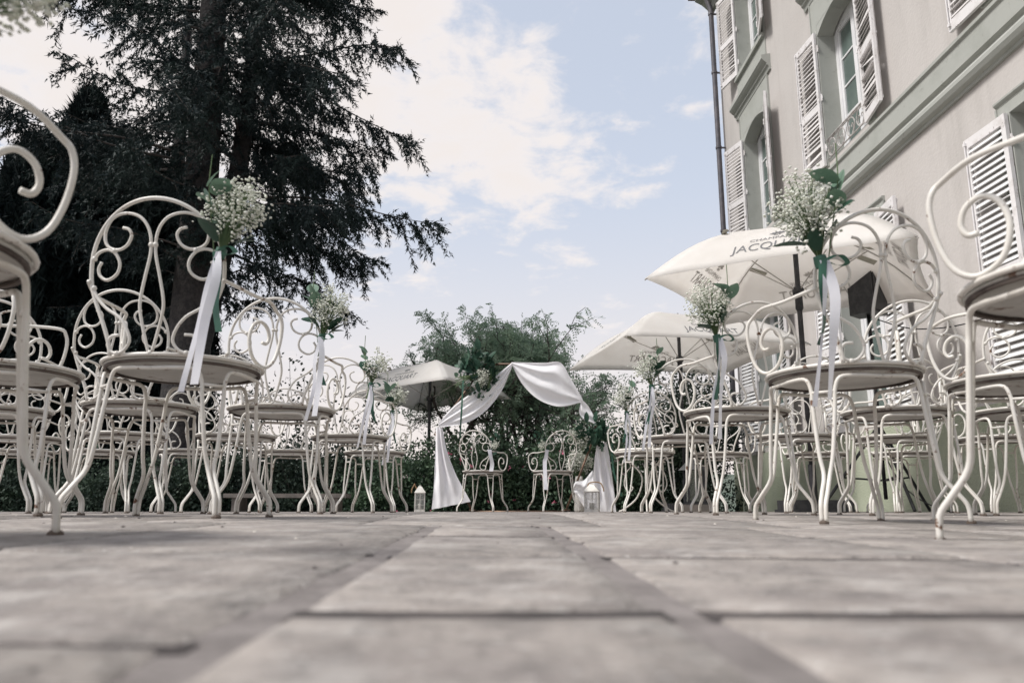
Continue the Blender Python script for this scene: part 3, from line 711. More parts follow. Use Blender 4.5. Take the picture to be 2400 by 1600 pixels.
# ------------------------------------------------------------------ wedding arch, drapes and flowers
AY = 9.95
def cp(x, y, Y=AY): return at(900 + x / 2.703, 680 + y / 2.703, Y)
hexp = [cp(560, 1402), cp(325, 905), cp(640, 468), cp(1115, 468), cp(1350, 880), cp(1150, 1402)]
arch = thing('wedding_arch', 'hexagonal copper pipe wedding arch at the end of the aisle', 'arch', (hexp[0].x + 1.0, AY, 0))
for k in range(6):
    a, b_ = hexp[k], hexp[(k + 1) % 6]; off = arch.location
    q = MB(); q.tube([a - off, b_ - off], .0135, 8); q.build('pipe', M_copper, arch, True)
q = MB()
for s in (0, 5): q.box(hexp[s].x - arch.location.x - .03, hexp[s].x - arch.location.x + .03, -.3, .3, .012, .03)
q.build('foot_bar', M_copper, arch)
def sheet(name, up, lo, nu=46, nv=26, amp=.035, folds=5, seed=0, label='', group=None, bulge=0.0, dy=-.055):
    amp *= .85
    """cloth between an upper and a lower edge line, folded in depth"""
    U = spline(up, 10); Lw = spline(lo, 10); P = []
    def res(c, n):
        d = [0]
        for i in range(1, len(c)): d.append(d[-1] + (c[i] - c[i - 1]).length)
        out = []; 
        for k in range(n + 1):
            t = d[-1] * k / n; j = 0
            while j < len(d) - 2 and d[j + 1] < t: j += 1
            f = (t - d[j]) / max(1e-6, d[j + 1] - d[j]); out.append(c[j].lerp(c[j + 1], min(1, f)))
        return out
    U, Lw = res(U, nu), res(Lw, nu)
    for i in range(nu + 1):
        row = []
        for j in range(nv + 1):
            s, t = i / nu, j / nv
            p = U[i].lerp(Lw[i], t)
            f = amp * math.sin(2 * PI * folds * (s * .25 + t) + 1.7 * math.sin(3 * s + seed)) * math.sin(PI * min(1, .12 + s * .88)) + amp * .5 * mnoise.noise(Vector((s * 5, t * 7, seed)))
            row.append((p.x, p.y + dy + f - bulge * math.sin(PI * s) * math.sin(PI * t * .9), p.z + .25 * f))
        P.append(row)
    q = MB(); q.grid(P); o = q.build(name, M_drape, None, True); tag(o, label, 'drape', group); return o
GD = 'white voile drapes on the arch'
sheet('voile_drape', [cp(812, 462), cp(690, 560), cp(560, 650), cp(440, 740), cp(345, 848)], [cp(815, 482), cp(745, 640), cp(645, 765), cp(525, 840), cp(350, 872)], label='white voile swag behind the large leafy flower arrangement, falling to the left', group=GD, seed=1, folds=3, amp=.03)
sheet('voile_drape', [cp(330, 870), cp(325, 1050), cp(316, 1250), cp(304, 1388)], [cp(372, 872), cp(398, 1010), cp(455, 1165), cp(550, 1338)], label='white voile tail hanging straight down beside the white lantern, flared at its hem', group=GD, seed=2, folds=2.2, amp=.04)
sheet('voile_drape', [cp(808, 460), cp(920, 463), cp(1020, 464), cp(1118, 464), cp(1185, 570), cp(1254, 690)], [cp(812, 482), cp(865, 585), cp(935, 665), cp(1020, 718), cp(1130, 740), cp(1254, 712)], label='broad white voile swag sagging from the top bar of the arch', group=GD, seed=3, folds=2.5, amp=.035, bulge=.05)
sheet('voile_drape', [cp(1245, 690), cp(1290, 735), cp(1342, 828)], [cp(1242, 716), cp(1240, 795), cp(1334, 856)], label='short white voile piece between the swag and the right flower cluster', group=GD, seed=4, folds=1.5, amp=.02)
sheet('voile_drape', [cp(1405, 960), cp(1432, 1100), cp(1450, 1250), cp(1466, 1402)], [cp(1345, 985), cp(1325, 1110), cp(1310, 1260), cp(1318, 1400)], label='white voile tail hanging behind the white lantern with the rope handle', group=GD, seed=5, folds=2.5, amp=.045)
sheet('voile_drape', [cp(1318, 1140), cp(1265, 1205), cp(1210, 1212), cp(1194, 1262)], [cp(1318, 1402), cp(1300, 1400), cp(1262, 1368), cp(1200, 1275)], label='loose white voile end blown out beside the lantern at the arch foot', group=GD, seed=6, folds=1.6, amp=.03)
def arrangement(loc, label, nbig, nsmall, rx, rz_, seed, gyp, ribbon):
    rr = random.Random(seed); o = thing('flower_arrangement', label, 'flower arrangement', loc, 0, 'flower arrangements on the arch')
    for k in range(nbig):
        a = rr.uniform(0, 6.28); r = rr.random() ** .5; p = Vector((rx * r * math.cos(a), rr.uniform(-.1, .02), rz_ * r * math.sin(a)))
        l = link('leaf', LEAFB if rr.random() < .7 else LEAFD, o, p); l.rotation_euler = (R(rr.uniform(30, 120)), R(rr.uniform(-50, 50)), rr.uniform(0, 6.28)); s = rr.uniform(.8, 1.3) * (1 if k % 2 else 1.2); l.scale = (s, s, s)
    V = []; 
    for k in range(nsmall):
        a = rr.uniform(0, 6.28); r = rr.random() ** .5; p = Vector((rx * 1.15 * r * math.cos(a), rr.uniform(-.08, .05), rz_ * 1.15 * r * math.sin(a) - .05))
        l = link('leaf', LEAFD if rr.random() < .6 else LEAFE, o, p); l.rotation_euler = (R(rr.uniform(60, 200)), R(rr.uniform(-60, 60)), rr.uniform(0, 6.28)); s = rr.uniform(.9, 1.6); l.scale = (s, s, s)
    for k, (x, z, s) in enumerate(gyp):
        b_ = link('blossoms', GYPF[0], o, (x, -.06, z)); b_.scale = (s,) * 3; b_.rotation_euler = (0, rr.uniform(-1, 1), 0)
        b_ = link('stems', GYPF[1], o, (x, -.06, z)); b_.scale = (s,) * 3
    q = MB()
    for k in range(16): q.tube([(rx * .1 + rr.uniform(-.02, .02), -.05, -.02), (-rx * rr.uniform(.6, 1.35), -.06 + rr.uniform(-.04, .04), -rz_ * rr.uniform(.1, .8))], .004, 4)
    q.build('stem_bunch', M_stem, o)
    link('ribbon', ribbon_mesh(M_rg, ribbon, .022, .6, seed), o)
    return o
pA = cp(600, 520, AY - .1)
arrangement(pA, 'large leafy arrangement with white flowers on the upper corner of the arch', 90, 110, .23, .27, 4, [(.12, -.22, 1.3), (.02, -.25, 1.1), (.15, -.12, 1.0)], [(-.19, -.10, -.12), (-.20, -.11, -.4), (-.21, -.11, -.62), (-.22, -.11, -.82)])
pB = cp(1315, 910, AY - .1)
arrangement(pB, 'leafy arrangement with white flowers on the side corner of the arch, above the vase', 60, 80, .21, .18, 8, [(-.22, -.14, 1.3), (-.12, -.22, 1.2)], [(.25, -.05, 0), (.24, -.06, -.28), (.26, -.07, -.5), (.34, -.07, -.75)])
for o, ch, lab, sx in ((0, ARL, 'dark leafy spray with white ribbon on the chair by the long drape', 1), (1, ARR, 'dark leafy spray with pale blooms and ribbon on the chair by the vase', -1)):
    p = chair_pt(ch, (sx * .195, -.28, .68)); s = thing('chair_spray', lab, 'bouquet', p, 0, 'leaf sprays on the two arch chairs'); rr = random.Random(40 + o)
    for k in range(16):
        t = rr.random(); l = link('leaf', LEAFD, s, Vector((sx * (.0 + .10 * t) + rr.uniform(-.03, .05) * sx, rr.uniform(-.05, .03), -.03 + .2 * t + rr.uniform(-.05, .05))))
        l.rotation_euler = (R(rr.uniform(10, 120)), R(rr.uniform(-60, 60)), rr.uniform(0, 6.28)); k_ = rr.uniform(.8, 1.3); l.scale = (k_,) * 3
    b_ = link('blossoms', GYPF[0], s, (sx * .06, -.05, -.02)); b_.scale = (.6,) * 3
    link('ribbon', ribbon_mesh(M_rw, [(0, -.02, 0), (sx * .015, -.03, -.08), (sx * .03, -.03, -.16), (sx * .02, -.03, -.24 - .2 * o)], .045, .4, o), s)
# vase of baby breath
pv = cp(1262, 1190, AY - .25)
vz = thing('flower_vase', 'bunch of baby breath in a slim vase behind the right lantern', 'vase', (pv.x, AY + .22, 0))
q = MB(); q.lathe([(.0001, 0), (.06, 0), (.07, .02), (.055, .25), (.05, .40), (.045, .44), (.042, .40), (.0001, .38)], 16); q.build('vase_body', M_lan, vz, True)
for k in range(3):
    b_ = link('blossoms', GYPF[0], vz, (.05 * (k - 1), .03 * (k % 2), .42 + .05 * (k % 2))); b_.scale = (1.7,) * 3; b_.rotation_euler = (0, 0, k * 2)
    b_ = link('stems', GYPF[1], vz, (.05 * (k - 1), .03 * (k % 2), .42)); b_.scale = (1.7,) * 3

# ------------------------------------------------------------------ lanterns
def lantern(px, Y, label, w_, h, rot, handle_side):
    p = at(px, 1200, Y); o = thing('candle_lantern', label, 'lantern', (p.x, Y, gz(p.x, Y)), R(rot), 'white candle lanterns at the arch')
    a = w_ / 2; q = MB(); q.box(-a, a, -a, a, .0, .02); q.box(-a * .94, a * .94, -a * .94, a * .94, .02, .03); q.build('base', M_lan, o)
    q = MB(); t = .009
    for sx in (-1, 1):
        for sy in (-1, 1): q.box(sx * a - t * (sx > 0) - 0 * t, sx * a + t * (sx < 0), sy * a - t * (sy > 0), sy * a + t * (sy < 0), .03, h * .66)
    q.box(-a, a, -a, a, h * .66, h * .69)
    q.build('frame', M_lan, o)
    q = MB(); m_ = h * .69; q.add([(-a * 1.12, -a * 1.12, m_), (a * 1.12, -a * 1.12, m_), (a * 1.12, a * 1.12, m_), (-a * 1.12, a * 1.12, m_), (-a * .3, -a * .3, h * .92), (a * .3, -a * .3, h * .92), (a * .3, a * .3, h * .92), (-a * .3, a * .3, h * .92)], [(3, 2, 1, 0), (0, 1, 5, 4), (1, 2, 6, 5), (2, 3, 7, 6), (3, 0, 4, 7), (4, 5, 6, 7)])
    q.box(-a * .2, a * .2, -a * .2, a * .2, h * .92, h * .96); q.build('roof', M_lan, o)
    for k in range(4):
        g_ = MB(); g_.box(-a + .011, a - .011, -a + .003, -a + .006, .032, h * .655); e = g_.build('pane', M_lglass, o); e.rotation_euler = (0, 0, k * PI / 2)
        g_ = MB(); g_.box(-.003, .003, -a - .001, -a + .003, .03, h * .66); g_.box(-a, a, -a - .001, -a + .003, h * .44, h * .45); g_.box(-a, a, -a - .001, -a + .003, h * .24, h * .247); e = g_.build('glazing_bar', M_lan, o); e.rotation_euler = (0, 0, k * PI / 2)
    q = MB(); q.tube([(0, 0, .03), (0, 0, h * .30)], a * .35, 12); q.build('candle', M_wax, o, True)
    q = MB(); q.tube(spline([(-a * .6, 0, h * .82), (handle_side * a * .4 - a * .7, 0, h * .98), (handle_side * a * 1.1, 0, h * .99), (handle_side * a * 1.6, -.01, h * .82), (handle_side * a * 1.7, -.01, h * .68)], 5), .007, 6); q.build('handle', M_rope, o, True)
lantern(983, 9.6, 'white candle lantern standing alone left of the arch', .118, .32, 8, -1)
lantern(1388, 9.35, 'white candle lantern with a rope handle in front of the right drape', .165, .335, -14, 1)

# ------------------------------------------------------------------ parasols
def parasol(label, corners, z_edge, rise, centre, zg, base_label, seed, half_pole=True):
    """four curved canvas panels with print, ribs, pole; corners in order A near-left.. around"""
    c = Vector((*centre, 0)); o = thing('parasol', label, 'parasol', (c.x, c.y, zg), 0, 'cream parasols on the terrace')
    ze = z_edge - zg; A = Vector((0, 0, ze + rise)); C4 = [Vector((x, y, ze)) - Vector((c.x, c.y, 0)) for x, y in corners]
    def surf(k, s, t):
        a, b_ = C4[k], C4[(k + 1) % 4]; e = a.lerp(b_, s); k1 = 4 * s * (1 - s)
        mid_in = (a + b_) / 2; e = e + Vector((-mid_in.x, -mid_in.y, 0)) * .05 * k1 + Vector((0, 0, .03 * k1))
        p = A.lerp(e, t); lift = rise * (.30 * math.sin(PI * t) - .02 * math.sin(2 * PI * t)); p.z += lift * (1 - .15 * k1)
        return p
    for k in range(4):
        q = MB(); nS, nT = 14, 14
        q.grid([[surf(k, i / nS, max(.012, j / nT)) for j in range(nT + 1)] for i in range(nS + 1)])
        pn_ = q.build('canopy_panel', M_cloth, o, True)
        md = pn_.modifiers.new('thickness', 'SOLIDIFY'); md.thickness = .0025; md.offset = 0
        a, b_ = C4[k], C4[(k + 1) % 4]; W = (b_ - a).length; Sl = (surf(k, .5, 1) - A).length
        def put(x, y, off):
            s, t = .5 + x / W, 1 - y / Sl; s0 = .5 + (s - .5) / max(t, .2)
            p = surf(k, s0, t); e = .01
            nrm = (surf(k, min(1, s0 + e), t) - surf(k, s0 - e, t)).cross(surf(k, s0, min(1, t + e)) - surf(k, s0, t - e)).normalized()
            if nrm.z < 0: nrm = -nrm
            return p + nrm * off
        if W > 0:
            ori = 1 if (a.x * b_.y - a.y * b_.x) > 0 else -1
            for nm, off, m in (('lettering', .0045, M_print), ('lettering_show_through', -.0045, M_show)):
                lt = MB()
                for (V, Fc) in LOGO: lt.add([put(ori * x, y, off) for x, y in V], Fc)
                lt.build(nm, m, pn_)
        for (x, y) in ((.42, .52), (.52, .62)) if k % 2 else ((-.55, .45), (.5, .5)):
            st = MB(); quad = [put(x + dx * .07 - dy_ * .02, y + dy_ * .02 + dx * .05, -.006) for dx, dy_ in ((-1, -1), (1, -1), (1, 1), (-1, 1))]; st.add(quad, [(0, 1, 2, 3)]); st.build('strap', M_strap, pn_)
    for k in range(4):
        q = MB(); q.tube([surf(k, 0, .03 + .97 * i / 10) - Vector((0, 0, .014)) for i in range(11)], .006, 5); q.build('rib', M_rib, o)
        q = MB(); q.tube([Vector((0, 0, ze - .02)), surf(k, 0, .52) - Vector((0, 0, .018))], .006, 5); q.build('strut', M_rib, o)
    q = MB(); q.tube([(0, 0, .03), (0, 0, ze + rise - .01)], .024, 12); q.build('pole', M_black, o, True)
    q = MB(); q.lathe([(.026, -.2), (.036, -.18), (.034, -.05), (.05, -.04), (.055, 0), (.04, .03), (.026, .035)], 14, (0, 0, ze)); q.build('runner', M_black, o, True)
    q = MB(); q.tube([(0, 0, ze + rise - .01), (0, 0, ze + rise + .05)], .03, 10, r1=.012); q.build('finial', M_black, o, True)
    q = MB(); q.box(-.28, .28, -.24, .24, 0, .025); q.box(-.26, .26, -.22, .22, .025, .105); q.tube([(0, 0, .105), (0, 0, .42)], .033, 12); q.build('base', M_black, o)
    return o
def text_polys(txt, size, x0, y0, narrow=1.0):
    cu = bpy.data.curves.new('print', 'FONT'); cu.body = txt; cu.size = size; cu.align_x = 'CENTER'; cu.resolution_u = 3
    ob = bpy.data.objects.new('print', cu); COL.objects.link(ob); bpy.context.view_layer.update()
    me = bpy.data.meshes.new_from_object(ob.evaluated_get(bpy.context.evaluated_depsgraph_get()))
    bm = bmesh.new(); bm.from_mesh(me); bmesh.ops.triangulate(bm, faces=bm.faces)
    V = [(v.co.x * narrow + x0, v.co.y + y0) for v in bm.verts]; Fc = [tuple(v.index for v in f.verts) for f in bm.faces]
    bm.free(); bpy.data.objects.remove(ob); bpy.data.curves.remove(cu); bpy.data.meshes.remove(me)
    return V, Fc
def serif_text(txt, size, x0, y0, narrow):
    """plain letters with small slab serifs added at the stems' feet and heads"""
    return text_polys(txt, size, x0, y0, narrow)
LOGO = [text_polys('JACQUART', .145, 0, .13, .98), text_polys('CHAMPAGNE', .06, 0, .265, 1.25)]
fl = ([], [])
for a in (-75, -45, -15, 15, 45, 75, 180, 140, 220):   # the small spray emblem above the name
    d = Vector((math.sin(R(a)), math.cos(R(a)))); n_ = Vector((d.y, -d.x)); o_ = len(fl[0]); l = .075 if a < 90 and a > -90 else .04
    for u, v in ((.008, 0), (.045, .012), (l, 0), (.045, -.012)): fl[0].append((d.x * u + n_.x * v, .36 + d.y * u * .7 + n_.y * v))
    fl[1].append((o_, o_ + 1, o_ + 2, o_ + 3))
LOGO.append(fl)
def px2(px, py, z):
    d = ray(px, py); t = (z - CAMZ) / d.z; p = Vector((0, 0, CAMZ)) + d * t; return (p.x, p.y)
H1 = 2.05
cs1 = [px2(1528, 653, H1), px2(2166, 546, H1), px2(2177, 704, H1), px2(1680, 768, H1)]
ctr = lambda cs: (sum(p[0] for p in cs) / 4, sum(p[1] for p in cs) / 4)
def squared(cs):
    """true square nearest to the four measured corners"""
    c = ctr(cs); ang = 0; r = 0; sx = sy = 0
    for k, p in enumerate(cs):
        a = math.atan2(p[1] - c[1], p[0] - c[0]) - k * PI / 2; sx += math.cos(a); sy += math.sin(a); r += math.hypot(p[0] - c[0], p[1] - c[1]) / 4
    a0 = math.atan2(sy, sx); return [(c[0] + r * math.cos(a0 + k * PI / 2), c[1] + r * math.sin(a0 + k * PI / 2)) for k in range(4)]
cs1 = squared(cs1)
parasol('largest cream printed parasol, open beside the house wall', cs1, H1, .60, ctr(cs1), 0, '', 1)
cs2 = squared([px2(1379, 867, 2.03), px2(1495, 773, 2.03), px2(1834, 806, 2.03), px2(1674, 890, 2.03)])
parasol('middle cream printed parasol, right of the arch behind the chair rows', cs2, 2.03, .58, ctr(cs2), 0, '', 2)
cs3 = [(-2.2, 11.95), (-.62, 10.3), (.28, 12.15), (-1.3, 13.8)]
parasol('smallest cream printed parasol, left behind the arch in the garden', cs3, 1.69, .52, ctr(cs3), z_garden(-1, 12), '', 3)
print('PARASOLS', cs1, cs2, cs3)

# ------------------------------------------------------------------ loudspeaker on its stand, table, post lantern
SXY = (3.80, 7.75)
o = thing('speaker_stand', 'black tripod stand with spread legs in front of the green plinth', 'stand', (*SXY, 0))
q = MB(); q.tube([(0, 0, .12), (0, 0, 1.95)], .018, 10); q.build('pole', M_black, o, True)
q = MB(); q.lathe([(.02, -.04), (.035, -.03), (.035, .03), (.02, .04)], 10, (0, 0, .80)); q.build('collar', M_black, o, True)
for k in range(3):
    a = R(25 + 120 * k); q = MB(); e = (.62 * math.cos(a), .62 * math.sin(a), .012); q.tube([(.03 * math.cos(a), .03 * math.sin(a), .80), e], .015, 6); q.tube([(.02 * math.cos(a), .02 * math.sin(a), .30), (.37 * math.cos(a), .37 * math.sin(a), .335)], .010, 5); q.build('leg', M_black, o)
o = thing('loudspeaker', 'black loudspeaker on the tripod stand beside the house', 'speaker', (*SXY, 1.95), R(40))
q = MB(); q.add([(-.15, -.13, 0), (.15, -.13, 0), (.11, .14, 0), (-.11, .14, 0), (-.15, -.13, .5), (.15, -.13, .5), (.11, .14, .5), (-.11, .14, .5)], [(3, 2, 1, 0), (4, 5, 6, 7), (0, 1, 5, 4), (1, 2, 6, 5), (2, 3, 7, 6), (3, 0, 4, 7)]); q.build('cabinet', M_black, o)
q = MB(); q.box(-.135, .135, -.142, -.131, .02, .48); q.build('grille', M_black, o)
q = MB(); q.tube(spline([(SXY[0], SXY[1], 1.93), (4.0, 7.2, 1.68), (4.2, 6.4, 1.62), (4.43, 5.4, 1.85)], 6), .006, 5); tag(q.build('power_cable', M_black, None, True), 'thin black cable sagging from the speaker to the house wall', 'cable')
q = MB(); q.tube(spline([(SXY[0], SXY[1], 1.2), (3.72, 7.6, .7), (3.9, 7.6, .25), (4.1, 7.3, .02), (4.3, 6.9, .012)], 6), .006, 5); tag(q.build('power_cable', M_black, None, True), 'thin black cable running down the tripod to the paving', 'cable')
pt_ = at(1512, 1092, 8.2)
o = thing('bistro_table', 'round cream iron table with scroll legs behind the right aisle chairs', 'table', (pt_.x, 8.2, 0))
q = MB(); q.lathe([(.0001, .60), (.29, .60), (.30, .605), (.30, .625), (.0001, .63)], 32); q.build('tabletop', M_paint, o, True)
q = MB(); q.tube([(.30 * math.cos(a), .30 * math.sin(a), .61) for a in np.linspace(0, 2 * PI, 33)[:-1]], .008, 6, closed=True); q.build('rim', M_paint, o, True)
for k in range(3):
    a = R(20 + 120 * k); ca, sa = math.cos(a), math.sin(a)
    q = MB(); q.tube(spline([(.22 * ca, .22 * sa, .60), (.16 * ca, .16 * sa, .5), (.04 * ca, .04 * sa, .35), (.10 * ca, .10 * sa, .15), (.26 * ca, .26 * sa, .03), (.32 * ca, .32 * sa, .006)], 5), .009, 6)
    q.tube(spline([(.24 * ca, .24 * sa, .5), (.20 * ca, .20 * sa, .52), (.17 * ca, .17 * sa, .46), (.22 * ca, .22 * sa, .40), (.25 * ca, .25 * sa, .28), (.20 * ca, .20 * sa, .2), (.15 * ca, .15 * sa, .24), (.18 * ca, .18 * sa, .27)], 5), .006, 5); q.build('leg', M_paint, o, True)
pt_ = at(1628, 1150, 10.3)
o = thing('garden_lantern', 'dark metal garden lantern on a low block right of the arch', 'lantern', (pt_.x, 10.3, 0))
q = MB(); q.box(-.2, .2, -.2, .2, 0, .09); q.build('block', M_wood, o)
q = MB(); q.box(-.12, .12, -.12, .12, .09, .12)
for sx in (-1, 1):
    for sy in (-1, 1): q.box(sx * .1 - .012, sx * .1 + .012, sy * .1 - .012, sy * .1 + .012, .12, .52)
q.build('frame', M_black, o)
q = MB(); q.lathe([(.2, .52), (.17, .55), (.08, .64), (.05, .68), (.0001, .7)], 4); q.build('roof', M_black, o)
q = MB(); q.box(-.09, .09, -.09, .09, .125, .515); q.build('pane', M_lglass, o)
o = thing('bench', 'low weathered wooden bench at the terrace edge left of the aisle', 'bench', (-2.55, 10.2, 0))
q = MB(); q.box(-.75, .75, -.18, .18, .17, .22); q.build('seat', M_wood, o)
for s in (-1, 1): q = MB(); q.box(s * .6 - .05, s * .6 + .05, -.15, .15, 0, .17); q.build('leg', M_wood, o)

# ------------------------------------------------------------------ vegetation
def leaves_to_mesh(name, P, D, Nn, ln, wd, m, tri=True):
    """blade faces: base point P, direction D, side Nn, length, width arrays"""
    n = len(P); ln = np.asarray(ln)[:, None]; wd = np.asarray(wd)[:, None]
    if tri:
        V = np.stack([P - Nn * wd * .5, P + Nn * wd * .5, P + D * ln], 1).reshape(-1, 3); Fc = np.arange(3 * n).reshape(-1, 3)
    else:
        V = np.stack([P, P + D * ln * .5 + Nn * wd * .5, P + D * ln, P + D * ln * .5 - Nn * wd * .5], 1).reshape(-1, 3); Fc = np.arange(4 * n).reshape(-1, 4)
    return np_mesh(name, V, Fc, m)
def unit(a): return a / np.maximum(np.linalg.norm(a, axis=-1, keepdims=True), 1e-9)
def rand_dirs(n, rng): return unit(rng.normal(size=(n, 3)))

def spruce(x, y, label, stems, seed, dens=1.0):
    """stems: (list of x, y, z points, r0, lowest branch, branches, longest branch)"""
    rng = np.random.default_rng(seed); zg = z_garden(x, y); o = thing('spruce_tree', label, 'tree', (x, y, zg), 0, 'dark conifers left of the aisle')
    wood = MB(); P = []; D = []; Nn = []; LN = []; WD = []
    def blades(tp, td, k, sc_=1.0):
        pp = np.repeat(tp, k, 0); ax = unit(td + np.array((0, 0, -.3)))
        rd = rand_dirs(len(pp), rng); rd = unit(rd - (rd @ ax)[:, None] * ax)
        dd = unit(ax * rng.uniform(.3, 1.2, (len(pp), 1)) + rd * rng.uniform(.4, 1.0, (len(pp), 1)) + np.array((0, 0, -.15)))
        P.append(pp + rng.normal(0, .012, pp.shape)); D.append(dd); Nn.append(unit(np.cross(dd, rand_dirs(len(pp), rng)))); LN.append(rng.uniform(.05, .115, len(pp)) * sc_); WD.append(rng.uniform(.016, .034, len(pp)) * sc_)
    for (axis, r0, lo, branches, Lmax) in stems:
        A = np.array(spline(axis, 8)); H = A[-1, 2]
        def tr(z): return np.array((np.interp(z, A[:, 2], A[:, 0]), np.interp(z, A[:, 2], A[:, 1]), z))
        t = MB(); t.tube([tuple(p) for p in A], r0 * 1.25, 12, r1=.03); t.build('trunk', M_bark, o, True)
        for bi in range(branches):
            f = (bi + rng.random()) / branches; z = lo + (H - .3 - lo) * f; az = rng.uniform(0, 2 * PI)
            Lb = (Lmax * (1 - f) ** .5 * rng.choice([rng.uniform(.45, .75), rng.uniform(.75, 1.0), rng.uniform(.9, 1.12)]) + .3) * (.42 + .58 * min(1, f * 7))
            d0 = np.array((math.cos(az), math.sin(az), 0)); side = np.array((-d0[1], d0[0], 0)); base = tr(z)
            n = max(8, int(Lb / .085)); S = np.linspace(0, 1, n); rise = rng.uniform(-.05, .25); droop = rng.uniform(.12, .38); up = rng.uniform(.05, .2)
            wob = rng.normal(0, .09); pts = [base + d0 * (s * Lb) + side * (wob * Lb * s * s + .06 * math.sin(6 * s + bi)) + np.array((0, 0, Lb * (rise * s - droop * s ** 2 + up * s ** 4) + .05 * math.sin(9 * s + 2 * bi))) for s in S]
            wood.tube([tuple(p) for p in pts[::2]], .012 + .014 * Lb / 3, 5, r1=.005)
            clump = rng.uniform(.6, 1.5, n)                       # some lengths of the branch are bushy, some nearly bare
            clump = np.convolve(clump, np.ones(3) / 3, 'same')
            for i in range(1, n):
                s = S[i]
                if s < .10 or (s < .32 and rng.random() < .6): continue
                tan = unit(pts[i] - pts[i - 1])
                for sg in (-1, 1):
                    if rng.random() > .9 * dens * clump[i]: continue
                    l = (Lb * .24 * (1 - .62 * s) * rng.uniform(.3, 1.25) + .12) * clump[i]
                    td = unit(tan * rng.uniform(.2, 1.0) + side * sg * rng.uniform(.3, 1.0) + np.array((0, 0, rng.uniform(-1.2, .12))) + rng.normal(size=3) * .15)
                    m = max(4, int(l / .035)); q = np.linspace(0.05, 1, m)[:, None]
                    tp = pts[i] + td * q * l + np.array((0, 0, -1)) * (q ** 2) * l * rng.uniform(.05, .5)
                    blades(tp, td, 3)
                    for fr in (.35, .6, .8):                      # side shoots
                        if l < .22: break
                        b0 = tp[int(fr * (m - 1))]; t2 = unit(td * .7 + rng.normal(size=3) * .6 + np.array((0, 0, -.25))); l2 = l * rng.uniform(.2, .42)
                        blades(b0 + t2 * np.linspace(.1, 1, max(3, int(l2 / .04)))[:, None] * l2, t2, 3, .9)
                    if rng.random() < .2: wood.tube([tuple(pts[i]), tuple(tp[-1])], .004, 3, cap=False)
    wood.build('limbs', M_twig, o)
    P, D, Nn, LN, WD = map(np.concatenate, (P, D, Nn, LN, WD)); print('spruce blades', len(P))
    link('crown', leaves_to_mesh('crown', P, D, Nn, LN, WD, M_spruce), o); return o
def cypress(x, y, H, rad, label, n, seed, lo=.0, m=None):
    rng = np.random.default_rng(seed); zg = z_garden(x, y); o = thing('cypress_tree', label, 'tree', (x, y, zg), 0, 'dark columnar cypresses on the left')
    t = MB(); t.tube([(0, 0, 0), (.03, 0, H * .5), (0, 0, H * .93)], .16, 8, r1=.02); t.build('trunk', M_bark, o, True)
    f = rng.random(n) ** .85; a = rng.uniform(0, 2 * PI, n); z = lo + (H - lo) * f
    prof = rad * (np.minimum(1, f * 5 + .55)) * np.clip(1 - f, 0, 1) ** .42
    lob = 1 + .20 * np.sin(a * 5 + z * 1.3 + seed) + .13 * np.sin(a * 9 - z * 2.7)
    r = prof * lob * rng.random(n) ** .33
    P = np.stack([r * np.cos(a), r * np.sin(a), z], 1)
    outv = np.stack([np.cos(a), np.sin(a), np.zeros(n)], 1); D = unit(outv * rng.uniform(.1, .7, (n, 1)) + np.array((0, 0, 1.0)) * rng.choice([-.6, 1.0, 1.0], (n, 1)) + rand_dirs(n, rng) * .4)
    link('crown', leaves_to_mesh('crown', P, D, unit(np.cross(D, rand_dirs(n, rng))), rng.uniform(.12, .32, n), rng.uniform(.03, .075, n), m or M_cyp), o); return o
def robinia(x, y, H, label, seed, spread=1.0, leafn=1.0, m=None):
    rng = np.random.default_rng(seed); zg = z_garden(x, y); o = thing('robinia_tree', label, 'tree', (x, y, zg), 0, 'feathery green trees behind the arch')
    wood = MB(); tips = []
    def grow(p, d, l, r, lev):
        n = 4; pts = [p]; q = p.copy(); dd = d
        for i in range(n):
            dd = unit(dd + rng.normal(size=3) * .16 + np.array((0, 0, .05))); q = q + dd * l / n; pts.append(q)
        wood.tube([tuple(v) for v in pts], r, 6 if lev < 2 else 4, r1=r * .6, cap=False)
        if lev >= 3:
            for v in pts[1:]: tips.append((v, dd))
            if lev >= 4: return
        if lev == 2: tips.append((pts[-1], dd))
        for k in range([3, 4, 4, 3][lev]):
            i = int(rng.integers(2, n + 1)) if lev else n
            nd = unit(dd * .8 + rng.normal(size=3) * (.55 * spread) + np.array((0, 0, .25 if lev < 2 else .05)))
            grow(pts[i], nd, l * rng.uniform(.55, .78), r * .6, lev + 1)
    for k in range(2): grow(np.array((.15 * k, .1 * k, 0.)), unit(np.array((rng.normal() * .22, rng.normal() * .15, 1.))), H * .36, .05, 0)
    wood.build('branches', M_twig, o, True)
    P = []; D = []; Nn = []; LN = []; WD = []
    for p, d in tips:
        if rng.random() > .22 + .78 * min(1, max(0, (p[2] - 1.5) / 1.6)): continue
        for k in range(2 if p[2] > 2.9 else 2 if (p[2] > 2.3 and rng.random() < leafn) else 1):
            rd = unit(d * .3 + rng.normal(size=3) * .8 + np.array((0, 0, -.05))); l = rng.uniform(.14, .26); sd = unit(np.cross(rd, rng.normal(size=3)))
            for j in range(7):
                t = .15 + .85 * j / 6; base = p + rd * l * t + np.array((0, 0, -.35 * l * t * t))
                for sg in (-1, 1):
                    P.append(base); D.append(unit(sd * sg + rd * .35 + rng.normal(size=3) * .15)); Nn.append(unit(rd + rng.normal(size=3) * .3)); LN.append(rng.uniform(.035, .06)); WD.append(rng.uniform(.018, .028))
    print('robinia leaflets', len(P))
    link('crown', leaves_to_mesh('crown', np.array(P), np.array(D), np.array(Nn), LN, WD, m or M_rob, tri=False), o); return o
